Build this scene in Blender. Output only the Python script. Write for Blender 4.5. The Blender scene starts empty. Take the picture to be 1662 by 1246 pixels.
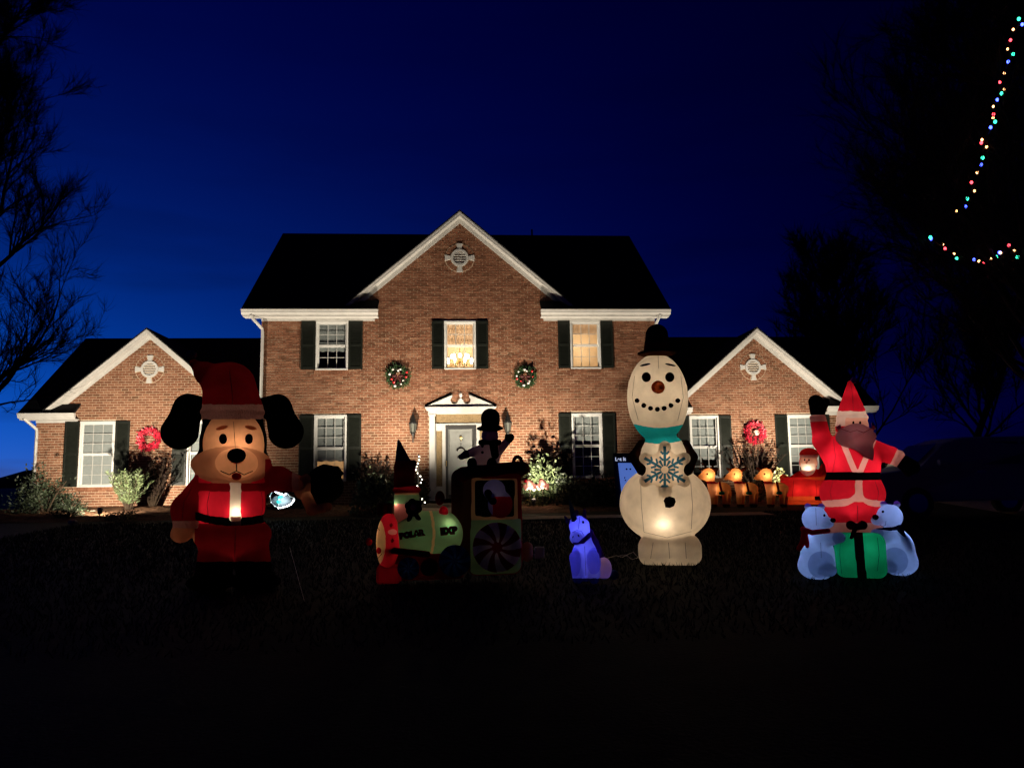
import bpy, math, random
import numpy as np
from mathutils import Matrix, Vector

# ------------------------------------------------------------------ camera, sky, exposure
sc = bpy.context.scene
COL = sc.collection
F = 1248.0; PW, PH = 1662.0, 1246.0; CX, CY = PW/2, PH/2
CAM = np.array([0, 0, 1.6])
def cam_rows(p, r, y):
    cp, sp = math.cos(p), math.sin(p); cr, sr = math.cos(r), math.sin(r); c, s = math.cos(y), math.sin(y)
    A = np.array([[1, 0, 0], [0, 0, 1], [0, -1, 0]], float)
    Rx = np.array([[1, 0, 0], [0, cp, sp], [0, -sp, cp]])
    Rz = np.array([[cr, sr, 0], [-sr, cr, 0], [0, 0, 1]])
    Ry = np.array([[c, s, 0], [-s, c, 0], [0, 0, 1]])
    return Rz @ Rx @ A @ Ry
M = cam_rows(math.radians(7.0), math.radians(-0.89), math.radians(-4.2))
cd = bpy.data.cameras.new('camera'); cam = bpy.data.objects.new('camera', cd); COL.objects.link(cam)
cd.sensor_fit = 'HORIZONTAL'; cd.sensor_width = 36; cd.lens = F/PW*36; cd.clip_start = .05; cd.clip_end = 3000
mw = np.eye(4); mw[:3, :3] = M.T; mw[:3, 3] = CAM
cam.matrix_world = Matrix(mw.tolist()); sc.camera = cam

sc.view_settings.view_transform = 'Standard'; sc.view_settings.look = 'None'
sc.view_settings.exposure = 0; sc.view_settings.gamma = 1; sc.view_settings.use_curve_mapping = False
cy = sc.cycles
cy.use_denoising = True; cy.max_bounces = 7; cy.diffuse_bounces = 4; cy.glossy_bounces = 3
cy.transmission_bounces = 4; cy.transparent_max_bounces = 12
cy.sample_clamp_indirect = 3; cy.caustics_reflective = False; cy.caustics_refractive = False

wd = bpy.data.worlds.new('World'); sc.world = wd; wd.use_nodes = True
nt = wd.node_tree; nt.nodes.clear(); N = nt.nodes.new; LK = nt.links.new
def wmath(op, a, b=None):
    n = N('ShaderNodeMath'); n.operation = op
    for i, v in enumerate((a, b)):
        if v is None: continue
        if isinstance(v, (int, float)): n.inputs[i].default_value = v
        else: LK(v, n.inputs[i])
    return n.outputs[0]
# late dusk: a physical sky with the sun well under the horizon behind the house, plus the deep blue that is left overhead
geo = N('ShaderNodeTexCoord'); sep = N('ShaderNodeSeparateXYZ'); LK(geo.outputs['Generated'], sep.inputs[0])
SUN_AZ = Vector((-0.72, 0.69, 0.0)).normalized()
dot = N('ShaderNodeVectorMath'); dot.operation = 'DOT_PRODUCT'; LK(geo.outputs['Generated'], dot.inputs[0]); dot.inputs[1].default_value = SUN_AZ
az = wmath('MAXIMUM', dot.outputs['Value'], 0.0)
elev = wmath('MAXIMUM', sep.outputs['Z'], 0.0)
low = wmath('POWER', 2.718, wmath('MULTIPLY', elev, -4.6))
glow = wmath('MULTIPLY', wmath('POWER', az, 3.2), low)
def wcol(c):
    n = N('ShaderNodeRGB'); n.outputs[0].default_value = (*c, 1); return n.outputs[0]
def wmix(fac, a, b, mode='MIX'):
    n = N('ShaderNodeMix'); n.data_type = 'RGBA'; n.blend_type = mode
    if isinstance(fac, float): n.inputs[0].default_value = fac
    else: LK(fac, n.inputs[0])
    LK(a, n.inputs[6]); LK(b, n.inputs[7]); return n.outputs[2]
base = wmix(low, wcol((0.0, 0.0, .026)), wcol((0.0, 0.0, .100)))
side = N('ShaderNodeMapRange'); LK(dot.outputs['Value'], side.inputs[0])
side.inputs[1].default_value = .12; side.inputs[2].default_value = .85; side.inputs[3].default_value = .30; side.inputs[4].default_value = 1.2
sv = N('ShaderNodeVectorMath'); sv.operation = 'SCALE'; LK(base, sv.inputs[0]); LK(side.outputs[0], sv.inputs['Scale'])
tight = wmath('MULTIPLY', wmath('POWER', az, 3.6), wmath('POWER', 2.718, wmath('MULTIPLY', elev, -8.5)))
g1 = N('ShaderNodeVectorMath'); g1.operation = 'SCALE'; LK(wcol((0, .024, .40)), g1.inputs[0]); LK(glow, g1.inputs['Scale'])
g2 = N('ShaderNodeVectorMath'); g2.operation = 'SCALE'; LK(wcol((.003, .15, .36)), g2.inputs[0]); LK(tight, g2.inputs['Scale'])
gl = N('ShaderNodeVectorMath'); gl.operation = 'ADD'; LK(g1.outputs[0], gl.inputs[0]); LK(g2.outputs[0], gl.inputs[1])
ad = N('ShaderNodeVectorMath'); ad.operation = 'ADD'; LK(sv.outputs[0], ad.inputs[0]); LK(gl.outputs[0], ad.inputs[1])
# thin dusk clouds near the horizon
mp = N('ShaderNodeMapping'); LK(geo.outputs['Generated'], mp.inputs[0]); mp.inputs['Scale'].default_value = (2.2, 2.2, 14)
mp.inputs['Rotation'].default_value = (.12, .1, 0)
nz = N('ShaderNodeTexNoise'); LK(mp.outputs[0], nz.inputs[0]); nz.inputs['Scale'].default_value = 1.6; nz.inputs['Detail'].default_value = 5
cr_ = N('ShaderNodeMapRange'); LK(nz.outputs[0], cr_.inputs[0]); cr_.inputs[1].default_value = .46; cr_.inputs[2].default_value = .66
cl = wmath('MULTIPLY', cr_.outputs[0], wmath('MULTIPLY', low, 1.0))
dk = N('ShaderNodeVectorMath'); dk.operation = 'SCALE'; LK(ad.outputs[0], dk.inputs[0]); dk.inputs['Scale'].default_value = .45
cloudy = wmix(cl, ad.outputs[0], dk.outputs[0])
# faint mauve band just on the horizon
band = wmath('MULTIPLY', wmath('POWER', 2.718, wmath('MULTIPLY', elev, -34)), wmath('POWER', az, 2.0))
final = wmix(wmath('MULTIPLY', band, .75), cloudy, wcol((.07, .075, .20)))
bg = N('ShaderNodeBackground'); LK(final, bg.inputs[0]); bg.inputs[1].default_value = 1.0
wo = N('ShaderNodeOutputWorld'); LK(bg.outputs[0], wo.inputs[0])
SKY = nt

# ------------------------------------------------------------------ helpers
def ray(px, py):
    d = np.array([(px-CX)/F, -(py-CY)/F, -1.0]); return M.T @ d
def proj(P):
    q = (P-CAM) @ M.T
    return CX + F*q[:, 0]/-q[:, 2], CY - F*q[:, 1]/-q[:, 2]
SLOPE = .035
def gz(y): return SLOPE*min(max(y, 0.0), 23.4)
def on_ground(px, py):
    D = ray(px, py)
    t = -1.6/(D[2]-SLOPE*D[1])
    if t < 0 or t*D[1] > 23.4: t = (SLOPE*23.4-1.6)/D[2]
    return CAM + t*D
def on_plane(px, py, Y):
    D = ray(px, py); return CAM + Y/D[1]*D

def tag(o, label=None, cat=None, group=None, kind=None):
    for k, v in (('label', label), ('category', cat), ('group', group), ('kind', kind)):
        if v: o[k] = v
    return o
def empty(name, loc, rz=0, label=None, cat=None, group=None):
    o = bpy.data.objects.new(name, None); COL.objects.link(o); o.location = loc; o.rotation_euler[2] = rz
    o.empty_display_size = .2
    return tag(o, label, cat, group)
def link_mesh(name, verts, faces, mat, parent=None, smooth=False, normals=None):
    me = bpy.data.meshes.new(name)
    me.from_pydata(verts if isinstance(verts, list) else verts.tolist(), [], faces if isinstance(faces, list) else faces.tolist())
    if smooth or normals is not None: me.polygons.foreach_set('use_smooth', [True]*len(me.polygons))
    if normals is not None: me.normals_split_custom_set_from_vertices(normals.tolist())
    if mat: me.materials.append(mat)
    o = bpy.data.objects.new(name, me); COL.objects.link(o)
    if parent: o.parent = parent
    return o
def copy_of(o, parent=None, loc=None):
    c = o.copy(); COL.objects.link(c)
    if parent: c.parent = parent
    if loc is not None: c.location = loc
    return c
def children(o): return [c for c in bpy.data.objects if c.parent == o]
def copy_tree(o, parent=None):
    kids = list(o.children)
    c = o.copy(); COL.objects.link(c); c.parent = parent
    for ch in kids: copy_tree(ch, c)
    return c

class MB:
    def __init__(s, org=(0, 0, 0)): s.v = []; s.f = []; s.o = np.array(org, float)
    def add(s, v, f):
        b = len(s.v); s.v += [tuple(np.array(p, float)-s.o) for p in v]; s.f += [tuple(i+b for i in q) for q in f]; return s
    def box(s, x0, x1, y0, y1, z0, z1):
        return s.add([(x0, y0, z0), (x1, y0, z0), (x1, y1, z0), (x0, y1, z0), (x0, y0, z1), (x1, y0, z1), (x1, y1, z1), (x0, y1, z1)],
                     [(3, 2, 1, 0), (4, 5, 6, 7), (0, 1, 5, 4), (1, 2, 6, 5), (2, 3, 7, 6), (3, 0, 4, 7)])
    def quad(s, *p): return s.add(p, [tuple(range(len(p)))])
    def prism(s, outline, y0, y1):     # outline of (x, z), counter-clockwise seen from -y
        n = len(outline)
        v = [(x, y0, z) for x, z in outline]+[(x, y1, z) for x, z in outline]
        f = [tuple(range(n)), tuple(range(2*n-1, n-1, -1))]
        f += [(i, i+n, (i+1) % n+n, (i+1) % n) for i in range(n)]
        return s.add(v, f)
    def tube(s, path, rad, n=8, cap=True):
        P = [np.array(p, float) for p in path]
        if not hasattr(rad, '__len__'): rad = [rad]*len(P)
        v = []; f = []; u = None
        for i, p in enumerate(P):
            t = P[min(i+1, len(P)-1)]-P[max(i-1, 0)]; t = t/(np.linalg.norm(t)+1e-9)
            if u is None:
                u = np.cross(t, (0, 0, 1) if abs(t[2]) < .9 else (1, 0, 0))
            u = u-t*np.dot(u, t); u = u/(np.linalg.norm(u)+1e-9); w = np.cross(t, u)
            for k in range(n):
                a = 2*math.pi*k/n; v.append(p+rad[i]*(math.cos(a)*u+math.sin(a)*w))
        for i in range(len(P)-1):
            for k in range(n):
                f.append((i*n+k, i*n+(k+1) % n, (i+1)*n+(k+1) % n, (i+1)*n+k))
        if cap: f += [tuple(range(n-1, -1, -1)), tuple(range((len(P)-1)*n, len(P)*n))]
        return s.add(v, f)
    def ball(s, c, r, nu=10, nv=7):
        r = r if hasattr(r, '__len__') else (r, r, r)
        v = [(c[0], c[1], c[2]-r[2])]; f = []
        for j in range(1, nv):
            th = math.pi*j/nv
            for i in range(nu):
                a = 2*math.pi*i/nu
                v.append((c[0]+r[0]*math.sin(th)*math.cos(a), c[1]+r[1]*math.sin(th)*math.sin(a), c[2]-r[2]*math.cos(th)))
        v.append((c[0], c[1], c[2]+r[2])); L = len(v)-1
        for i in range(nu): f.append((0, 1+(i+1) % nu, 1+i)); f.append((L, L-nu+i, L-nu+(i+1) % nu))
        for j in range(nv-2):
            for i in range(nu):
                a = 1+j*nu; f.append((a+i, a+(i+1) % nu, a+nu+(i+1) % nu, a+nu+i))
        return s.add(v, f)
    def lathe(s, c, prof, n=14):       # prof of (radius, z) bottom to top
        v = []; f = []
        for r, z in prof:
            for i in range(n):
                a = 2*math.pi*i/n; v.append((c[0]+r*math.cos(a), c[1]+r*math.sin(a), c[2]+z))
        for j in range(len(prof)-1):
            for i in range(n): f.append((j*n+i, j*n+(i+1) % n, (j+1)*n+(i+1) % n, (j+1)*n+i))
        f += [tuple(range(n-1, -1, -1)), tuple(range((len(prof)-1)*n, len(prof)*n))]
        return s.add(v, f)
    def build(s, name, mat, parent=None, smooth=False, bevel=0):
        o = link_mesh(name, s.v, s.f, mat, parent, smooth)
        if bevel:
            m = o.modifiers.new('b', 'BEVEL'); m.width = bevel; m.segments = 2; m.limit_method = 'ANGLE'
        return o

# ------------------------------------------------------------------ materials
def mat(name, col, rough=.7, spec=.3, noise=0, nscale=8, bump=0, bscale=30, metal=0, col2=None):
    m = bpy.data.materials.new(name); m.use_nodes = True; t = m.node_tree; b = t.nodes['Principled BSDF']
    b.inputs['Roughness'].default_value = rough; b.inputs['Specular IOR Level'].default_value = spec; b.inputs['Metallic'].default_value = metal
    b.inputs['Base Color'].default_value = (*col, 1)
    if noise or bump or col2:
        tc = t.nodes.new('ShaderNodeTexCoord')
        n = t.nodes.new('ShaderNodeTexNoise'); t.links.new(tc.outputs['Object'], n.inputs[0]); n.inputs['Scale'].default_value = nscale; n.inputs['Detail'].default_value = 6
        mx = t.nodes.new('ShaderNodeMix'); mx.data_type = 'RGBA'
        c2 = col2 or tuple(c*(1-noise) for c in col); c1 = col if col2 else tuple(min(1, c*(1+noise)) for c in col)
        mr = t.nodes.new('ShaderNodeMapRange'); mr.inputs[1].default_value = .35; mr.inputs[2].default_value = .65
        t.links.new(n.outputs[0], mr.inputs[0]); t.links.new(mr.outputs[0], mx.inputs[0])
        mx.inputs[6].default_value = (*c1, 1); mx.inputs[7].default_value = (*c2, 1); t.links.new(mx.outputs[2], b.inputs['Base Color'])
        if bump:
            n2 = t.nodes.new('ShaderNodeTexNoise'); t.links.new(tc.outputs['Object'], n2.inputs[0]); n2.inputs['Scale'].default_value = bscale; n2.inputs['Detail'].default_value = 4
            bp = t.nodes.new('ShaderNodeBump'); bp.inputs['Strength'].default_value = bump; bp.inputs['Distance'].default_value = .02
            t.links.new(n2.outputs[0], bp.inputs['Height']); t.links.new(bp.outputs[0], b.inputs['Normal'])
    return m
def fabric(name, col, trans=.55, tcol=None, bump=.35, bscale=9):
    """thin ripstop nylon: scatters light to the front and lets part of the lamp inside through"""
    m = bpy.data.materials.new(name); m.use_nodes = True; t = m.node_tree; t.nodes.clear(); L = t.links.new
    tc = t.nodes.new('ShaderNodeTexCoord')
    mp = t.nodes.new('ShaderNodeMapping'); L(tc.outputs['Object'], mp.inputs[0]); mp.inputs['Scale'].default_value = (1, 1, .45)
    n = t.nodes.new('ShaderNodeTexNoise'); L(mp.outputs[0], n.inputs[0]); n.inputs['Scale'].default_value = bscale; n.inputs['Detail'].default_value = 3; n.inputs['Distortion'].default_value = .8
    bp = t.nodes.new('ShaderNodeBump'); bp.inputs['Strength'].default_value = bump; bp.inputs['Distance'].default_value = .02; L(n.outputs[0], bp.inputs['Height'])
    n2 = t.nodes.new('ShaderNodeTexNoise'); L(tc.outputs['Object'], n2.inputs[0]); n2.inputs['Scale'].default_value = 5; n2.inputs['Detail'].default_value = 5
    mr = t.nodes.new('ShaderNodeMapRange'); L(n2.outputs[0], mr.inputs[0]); mr.inputs[1].default_value = .3; mr.inputs[2].default_value = .7; mr.inputs[3].default_value = .82; mr.inputs[4].default_value = 1.1
    def tint(c):
        v = t.nodes.new('ShaderNodeVectorMath'); v.operation = 'SCALE'; v.inputs[0].default_value = c; L(mr.outputs[0], v.inputs['Scale']); return v.outputs[0]
    d = t.nodes.new('ShaderNodeBsdfDiffuse'); L(tint(col), d.inputs[0]); L(bp.outputs[0], d.inputs['Normal'])
    r = t.nodes.new('ShaderNodeBsdfTranslucent'); L(tint(tcol or col), r.inputs[0]); L(bp.outputs[0], r.inputs['Normal'])
    a = t.nodes.new('ShaderNodeMixShader'); a.inputs[0].default_value = trans; L(d.outputs[0], a.inputs[1]); L(r.outputs[0], a.inputs[2])
    o = t.nodes.new('ShaderNodeOutputMaterial'); L(a.outputs[0], o.inputs[0]); return m
def emit(name, col, s):
    m = bpy.data.materials.new(name); m.use_nodes = True; t = m.node_tree; b = t.nodes['Principled BSDF']
    b.inputs['Base Color'].default_value = (*col, 1); b.inputs['Emission Color'].default_value = (*col, 1); b.inputs['Emission Strength'].default_value = s
    return m
def glass(name, tint=(.9, .92, .92)):
    m = bpy.data.materials.new(name); m.use_nodes = True; t = m.node_tree; t.nodes.clear(); L = t.links.new
    tr = t.nodes.new('ShaderNodeBsdfTransparent'); tr.inputs[0].default_value = (*tint, 1)
    g = t.nodes.new('ShaderNodeBsdfGlossy'); g.inputs['Roughness'].default_value = .03
    lw = t.nodes.new('ShaderNodeLayerWeight'); pw = t.nodes.new('ShaderNodeMath'); pw.operation = 'POWER'; L(lw.outputs['Facing'], pw.inputs[0]); pw.inputs[1].default_value = 4
    fr = t.nodes.new('ShaderNodeMapRange'); L(pw.outputs[0], fr.inputs[0]); fr.inputs[3].default_value = .05; fr.inputs[4].default_value = .9
    x = t.nodes.new('ShaderNodeMixShader'); L(fr.outputs[0], x.inputs[0]); L(tr.outputs[0], x.inputs[1]); L(g.outputs[0], x.inputs[2])
    o = t.nodes.new('ShaderNodeOutputMaterial'); L(x.outputs[0], o.inputs[0]); return m
BW, BH = .213, .080
def brick_mat():
    m = bpy.data.materials.new('brick'); m.use_nodes = True; t = m.node_tree; b = t.nodes['Principled BSDF']; L = t.links.new
    g = t.nodes.new('ShaderNodeNewGeometry'); s = t.nodes.new('ShaderNodeSeparateXYZ'); L(g.outputs['Position'], s.inputs[0])
    def mth(op, a, v=None):
        n = t.nodes.new('ShaderNodeMath'); n.operation = op; L(a, n.inputs[0])
        if v is not None:
            if isinstance(v, (int, float)): n.inputs[1].default_value = v
            else: L(v, n.inputs[1])
        return n.outputs[0]
    row = mth('FLOOR', mth('DIVIDE', mth('SUBTRACT', s.outputs['Z'], .8), BH))
    off = mth('MULTIPLY', mth('FLOORED_MODULO', row, 2), .5)
    colm = mth('FLOOR', mth('ADD', mth('DIVIDE', s.outputs['X'], BW), off))
    cb = t.nodes.new('ShaderNodeCombineXYZ'); L(colm, cb.inputs[0]); L(row, cb.inputs[1])
    w = t.nodes.new('ShaderNodeTexWhiteNoise'); L(cb.outputs[0], w.inputs[0])
    rp = t.nodes.new('ShaderNodeValToRGB'); L(w.outputs['Value'], rp.inputs[0]); e = rp.color_ramp
    e.elements[0].position = 0; e.elements[0].color = (.13, .06, .032, 1); e.elements[1].position = 1; e.elements[1].color = (.29, .145, .085, 1)
    for p, c in ((.15, (.165, .069, .039, 1)), (.5, (.21, .090, .050, 1)), (.8, (.24, .105, .060, 1))):
        q = e.elements.new(p); q.color = c
    n = t.nodes.new('ShaderNodeTexNoise'); L(g.outputs['Position'], n.inputs[0]); n.inputs['Scale'].default_value = 26; n.inputs['Detail'].default_value = 5
    mr = t.nodes.new('ShaderNodeMapRange'); L(n.outputs[0], mr.inputs[0]); mr.inputs[1].default_value = .3; mr.inputs[2].default_value = .7; mr.inputs[3].default_value = .72; mr.inputs[4].default_value = 1.2
    v = t.nodes.new('ShaderNodeVectorMath'); v.operation = 'SCALE'; L(rp.outputs[0], v.inputs[0]); L(mr.outputs[0], v.inputs['Scale']); L(v.outputs[0], b.inputs['Base Color'])
    b.inputs['Roughness'].default_value = .9; b.inputs['Specular IOR Level'].default_value = .15
    bp = t.nodes.new('ShaderNodeBump'); bp.inputs['Strength'].default_value = .4; bp.inputs['Distance'].default_value = .01; L(n.outputs[0], bp.inputs['Height']); L(bp.outputs[0], b.inputs['Normal'])
    return m
def shingle_mat():
    m = mat('shingle', (.012, .012, .013), .95, .08, .5, 30, .5, 40); return m
MT = dict(
    brick=brick_mat(), mortar=mat('mortar', (.47, .36, .255), .95, .1, .2, 20, .4, 80),
    white=mat('white_paint', (.50, .49, .465), .55, .3, .06, 5), shingle=shingle_mat(),
    shutter=mat('shutter_green', (.007, .009, .006), .5, .35, .2, 12), munt=mat('muntin_vinyl', (.42, .42, .40), .5),
    vinyl=mat('vinyl_frame', (.62, .62, .60), .45), shade=mat('roller_shade', (.27, .29, .285), .9, .1, .05, 14),
    cream=mat('cream_plaster', (.62, .48, .32), .9, .1, .08, 3), sheer=fabric('sheer_curtain', (.66, .50, .36), .5, None, .6, 18),
    glass=glass('window_glass'), stormglass=glass('storm_glass', (.74, .76, .76)), dark=mat('dark_interior', (.02, .018, .015), .9), tan=mat('tan_shade', (.22, .155, .08), .8, .2, .2, 30, .3, 60),
    storm=mat('storm_door_bronze', (.045, .045, .045), .4, .5), brass=mat('brass', (.55, .40, .15), .35, .5, metal=.8),
    iron=mat('black_iron', (.012, .012, .012), .5, .4), frost=mat('frosted_glass', (.10, .105, .09), .3, .5),
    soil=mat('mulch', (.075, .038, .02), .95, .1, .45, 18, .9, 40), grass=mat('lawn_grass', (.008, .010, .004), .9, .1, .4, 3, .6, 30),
    blade=mat('grass_blade', (.008, .010, .004), .8, .15, .5, 2), conc=mat('concrete', (.22, .18, .13), .9, .15, .2, 6, .4, 50),
    bark=mat('bark', (.030, .020, .013), .9, .1, .3, 9, .6, 30), hill=mat('far_land', (.008, .009, .007), .95, .05, .3, .1),
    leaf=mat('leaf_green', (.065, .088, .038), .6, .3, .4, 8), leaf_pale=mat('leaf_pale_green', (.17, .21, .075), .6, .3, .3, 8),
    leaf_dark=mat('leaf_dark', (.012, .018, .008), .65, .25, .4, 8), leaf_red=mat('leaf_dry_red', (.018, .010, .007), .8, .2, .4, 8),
    leaf_gold=mat('leaf_gold_green', (.17, .175, .07), .6, .3, .3, 8), stone=mat('field_stone', (.26, .23, .18), .9, .15, .3, 9, .5, 20),
    needle=mat('wreath_needle', (.035, .075, .028), .7, .2, .5, 15), red_gloss=mat('red_bauble', (.45, .015, .02), .25, .6), silver=mat('silver_bauble', (.62, .60, .56), .3, .6),
    red_tinsel=mat('red_tinsel', (.50, .015, .04), .45, .5, .4, 30), bow=mat('dark_bow', (.06, .012, .012), .6),
    black=fabric('black_nylon', (.006, .006, .006), .1), blackhard=mat('black_plastic', (.01, .01, .01), .4, .4),
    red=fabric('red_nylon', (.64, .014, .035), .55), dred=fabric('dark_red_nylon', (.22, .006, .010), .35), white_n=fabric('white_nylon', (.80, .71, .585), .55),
    plush=fabric('plush_trim', (.42, .20, .17), .4, None, 1.0, 60), pale=fabric('pale_trim_nylon', (.74, .42, .36), .5), tan_n=fabric('tan_nylon', (.74, .34, .17), .55),
    tanin=fabric('tan_nylon_layered', (.50, .20, .10), .45), skin=fabric('skin_nylon', (.82, .50, .36), .55), beard=fabric('grey_beard_nylon', (.46, .25, .27), .42),
    bear=fabric('white_bear_nylon', (.70, .74, .80), .55), beari=fabric('bear_paw_nylon', (.38, .44, .55), .5), green=fabric('green_nylon', (.01, .42, .20), .55),
    lime=fabric('light_green_nylon', (.22, .42, .20), .55), pink=fabric('pink_nylon', (.75, .25, .22), .55), yellow=fabric('yellow_nylon', (.78, .50, .22), .5),
    teal=fabric('teal_nylon', (.01, .33, .38), .55), navy=fabric('navy_nylon', (.02, .03, .08), .3), blue=fabric('blue_nylon', (.05, .13, .24), .45),
    violet=fabric('violet_nylon', (.30, .10, .45), .45), lilac=fabric('lilac_nylon', (.42, .40, .80), .5), mauve=fabric('mauve_nylon', (.70, .48, .52), .5),
    horse=fabric('white_horse_nylon', (.68, .68, .85), .55), brown=fabric('brown_nylon', (.58, .25, .085), .55), dbrown=fabric('dark_brown_nylon', (.07, .025, .012), .3),
    coal=fabric('coal_nylon', (.012, .008, .006), .1), carrot=fabric('carrot_nylon', (.30, .055, .015), .4), sack=fabric('dark_green_nylon', (.008, .016, .008), .2),
    sleigh=fabric('sleigh_red_nylon', (.60, .02, .02), .5), orange=fabric('orange_nylon', (.62, .09, .02), .5),
    seam=mat('seam_thread', (.10, .07, .05), .9), ink=fabric('print_blue', (.04, .20, .40), .75), cordw=mat('cord_white', (.4, .36, .3), .6), tyre=mat('tyre_rubber', (.012, .012, .012), .9),
    car=mat('silver_car_paint', (.16, .18, .21), .35, .5), carglass=mat('car_glass', (.01, .01, .012), .1, .6), chrome=mat('chrome', (.5, .5, .5), .2, .5, metal=1),
    plushpink=mat('pale_pink_plush', (.72, .48, .40), .9, .1, .1, 20), lens=emit('flood_lens', (1, .85, .62), 6),
    led=emit('white_led', (1, .9, .72), 7), ledw=emit('cool_led', (.85, .95, 1), 5), teal_led=emit('teal_led', (.03, .75, .62), 2.2), candle=emit('candle_bulb', (1, .84, .58), 16),
    b_red=emit('bulb_red', (1, .05, .07), 6), b_amber=emit('bulb_amber', (1, .45, .16), 7), b_blue=emit('bulb_blue', (.05, .08, 1), 9), b_green=emit('bulb_green', (.04, .8, .42), 4),
    signglow=emit('sign_blue', (.12, .24, .80), .55), signtext=emit('sign_white', (.55, .62, .9), .7), roofvent=mat('vent_pipe', (.02, .02, .02), .8),
)
def lamp(name, loc, power, col, parent=None, rad=.035, kind='POINT', aim=None, ang=110, blend=.6):
    l = bpy.data.lights.new(name, kind); l.energy = power; l.color = col; l.shadow_soft_size = rad
    if kind == 'SPOT': l.spot_size = math.radians(ang); l.spot_blend = blend
    o = bpy.data.objects.new(name, l); COL.objects.link(o); o.location = loc
    if parent: o.parent = parent
    if aim is not None:
        o.rotation_euler = (Vector(aim)-Vector(loc)).to_track_quat('-Z', 'Y').to_euler()
    return o

# ------------------------------------------------------------------ ground
A, B = 23.3, 24.7                       # front planes of the main house and of its wings
rnd = random.Random(5)
gv = []; gf = []
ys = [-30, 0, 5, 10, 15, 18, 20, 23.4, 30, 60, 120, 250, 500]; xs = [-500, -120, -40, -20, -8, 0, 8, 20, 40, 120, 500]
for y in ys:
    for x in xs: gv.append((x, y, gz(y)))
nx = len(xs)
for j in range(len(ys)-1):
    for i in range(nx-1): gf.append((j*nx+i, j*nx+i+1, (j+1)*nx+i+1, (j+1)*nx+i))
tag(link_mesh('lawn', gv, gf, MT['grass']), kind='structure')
hv = []; hf = []                         # low wooded hills on the skyline
for i in range(121):
    a = math.radians(-80+160*i/120); x, y = 420*math.sin(a), 420*math.cos(a)
    h = 8.5+3*math.sin(i*.31)+1.6*math.sin(i*1.3)+.8*math.sin(i*3.1)
    hv += [(x, y, -1), (x*1.04, y*1.04, h*.8+.8), (x*1.3, y*1.3, h+2.5)]
    if i: b = 3*i; hf += [(b-3, b, b+1, b-2), (b-2, b+1, b+2, b-1)]
tag(link_mesh('hills', hv, hf, MT['hill'], smooth=True), kind='structure')

def sheet(name, m, pts, dz, subdiv=0):
    o = link_mesh(name, [(x, y, gz(y)+dz) for x, y in pts], [tuple(range(len(pts)))], m); return tag(o, kind='structure')
# planting beds: a low mound of mulch along the front wall
def bed(x0, x1, yf, yb, seed):
    r = random.Random(seed); nx_, ny_ = int((x1-x0)/.14), int((yb-yf)/.14); v = []; f = []
    for j in range(ny_+1):
        for i in range(nx_+1):
            x = x0+(x1-x0)*i/nx_; y = yf+(yb-yf)*j/ny_
            e = min(j/3, (nx_-i)/3, i/3, 1)
            if j == 0: y += .06*math.sin(x*2.1)
            v.append((x, y, gz(y)+.01+e*(.06+r.random()*.06)))
    for j in range(ny_):
        for i in range(nx_): b = j*(nx_+1)+i; f.append((b, b+1, b+nx_+2, b+nx_+1))
    return tag(link_mesh('garden_bed', v, f, MT['soil']), kind='structure')
bed(-13.6, -6.0, 19.9, 24.62, 1); bed(-5.9, -1.05, 20.2, 23.25, 2); bed(1.3, 6.4, 20.0, 23.25, 3); bed(6.5, 13.8, 20.9, 24.62, 4)
wv = MB()
wv.add([(-1.0, 17.9, gz(17.9)+.03), (1.25, 17.9, gz(17.9)+.03), (1.25, 22.3, gz(22.3)+.03), (-1.0, 22.3, gz(22.3)+.03)], [(0, 1, 2, 3)])
wv.add([(1.26, 17.95, gz(17.9)+.034), (7.5, 17.95, gz(17.9)+.034), (7.5, 18.75, gz(18.7)+.034), (1.26, 18.75, gz(18.7)+.034)], [(0, 1, 2, 3)])
tag(wv.build('walkway', MT['conc']), kind='structure')
# grass blades where the lamps reach
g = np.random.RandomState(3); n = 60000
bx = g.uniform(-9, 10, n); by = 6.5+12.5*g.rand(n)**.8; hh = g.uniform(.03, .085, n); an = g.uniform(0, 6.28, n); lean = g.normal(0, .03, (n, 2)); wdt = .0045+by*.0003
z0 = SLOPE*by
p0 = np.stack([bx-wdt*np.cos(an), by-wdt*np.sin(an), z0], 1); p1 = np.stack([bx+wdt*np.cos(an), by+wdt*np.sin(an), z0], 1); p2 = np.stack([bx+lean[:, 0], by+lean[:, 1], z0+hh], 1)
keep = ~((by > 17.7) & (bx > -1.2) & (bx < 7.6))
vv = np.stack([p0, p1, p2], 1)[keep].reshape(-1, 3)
tag(link_mesh('grass', vv, np.arange(len(vv)).reshape(-1, 3), MT['blade']), 'short winter grass blades over the dark front lawn', 'grass', kind='stuff')

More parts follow.
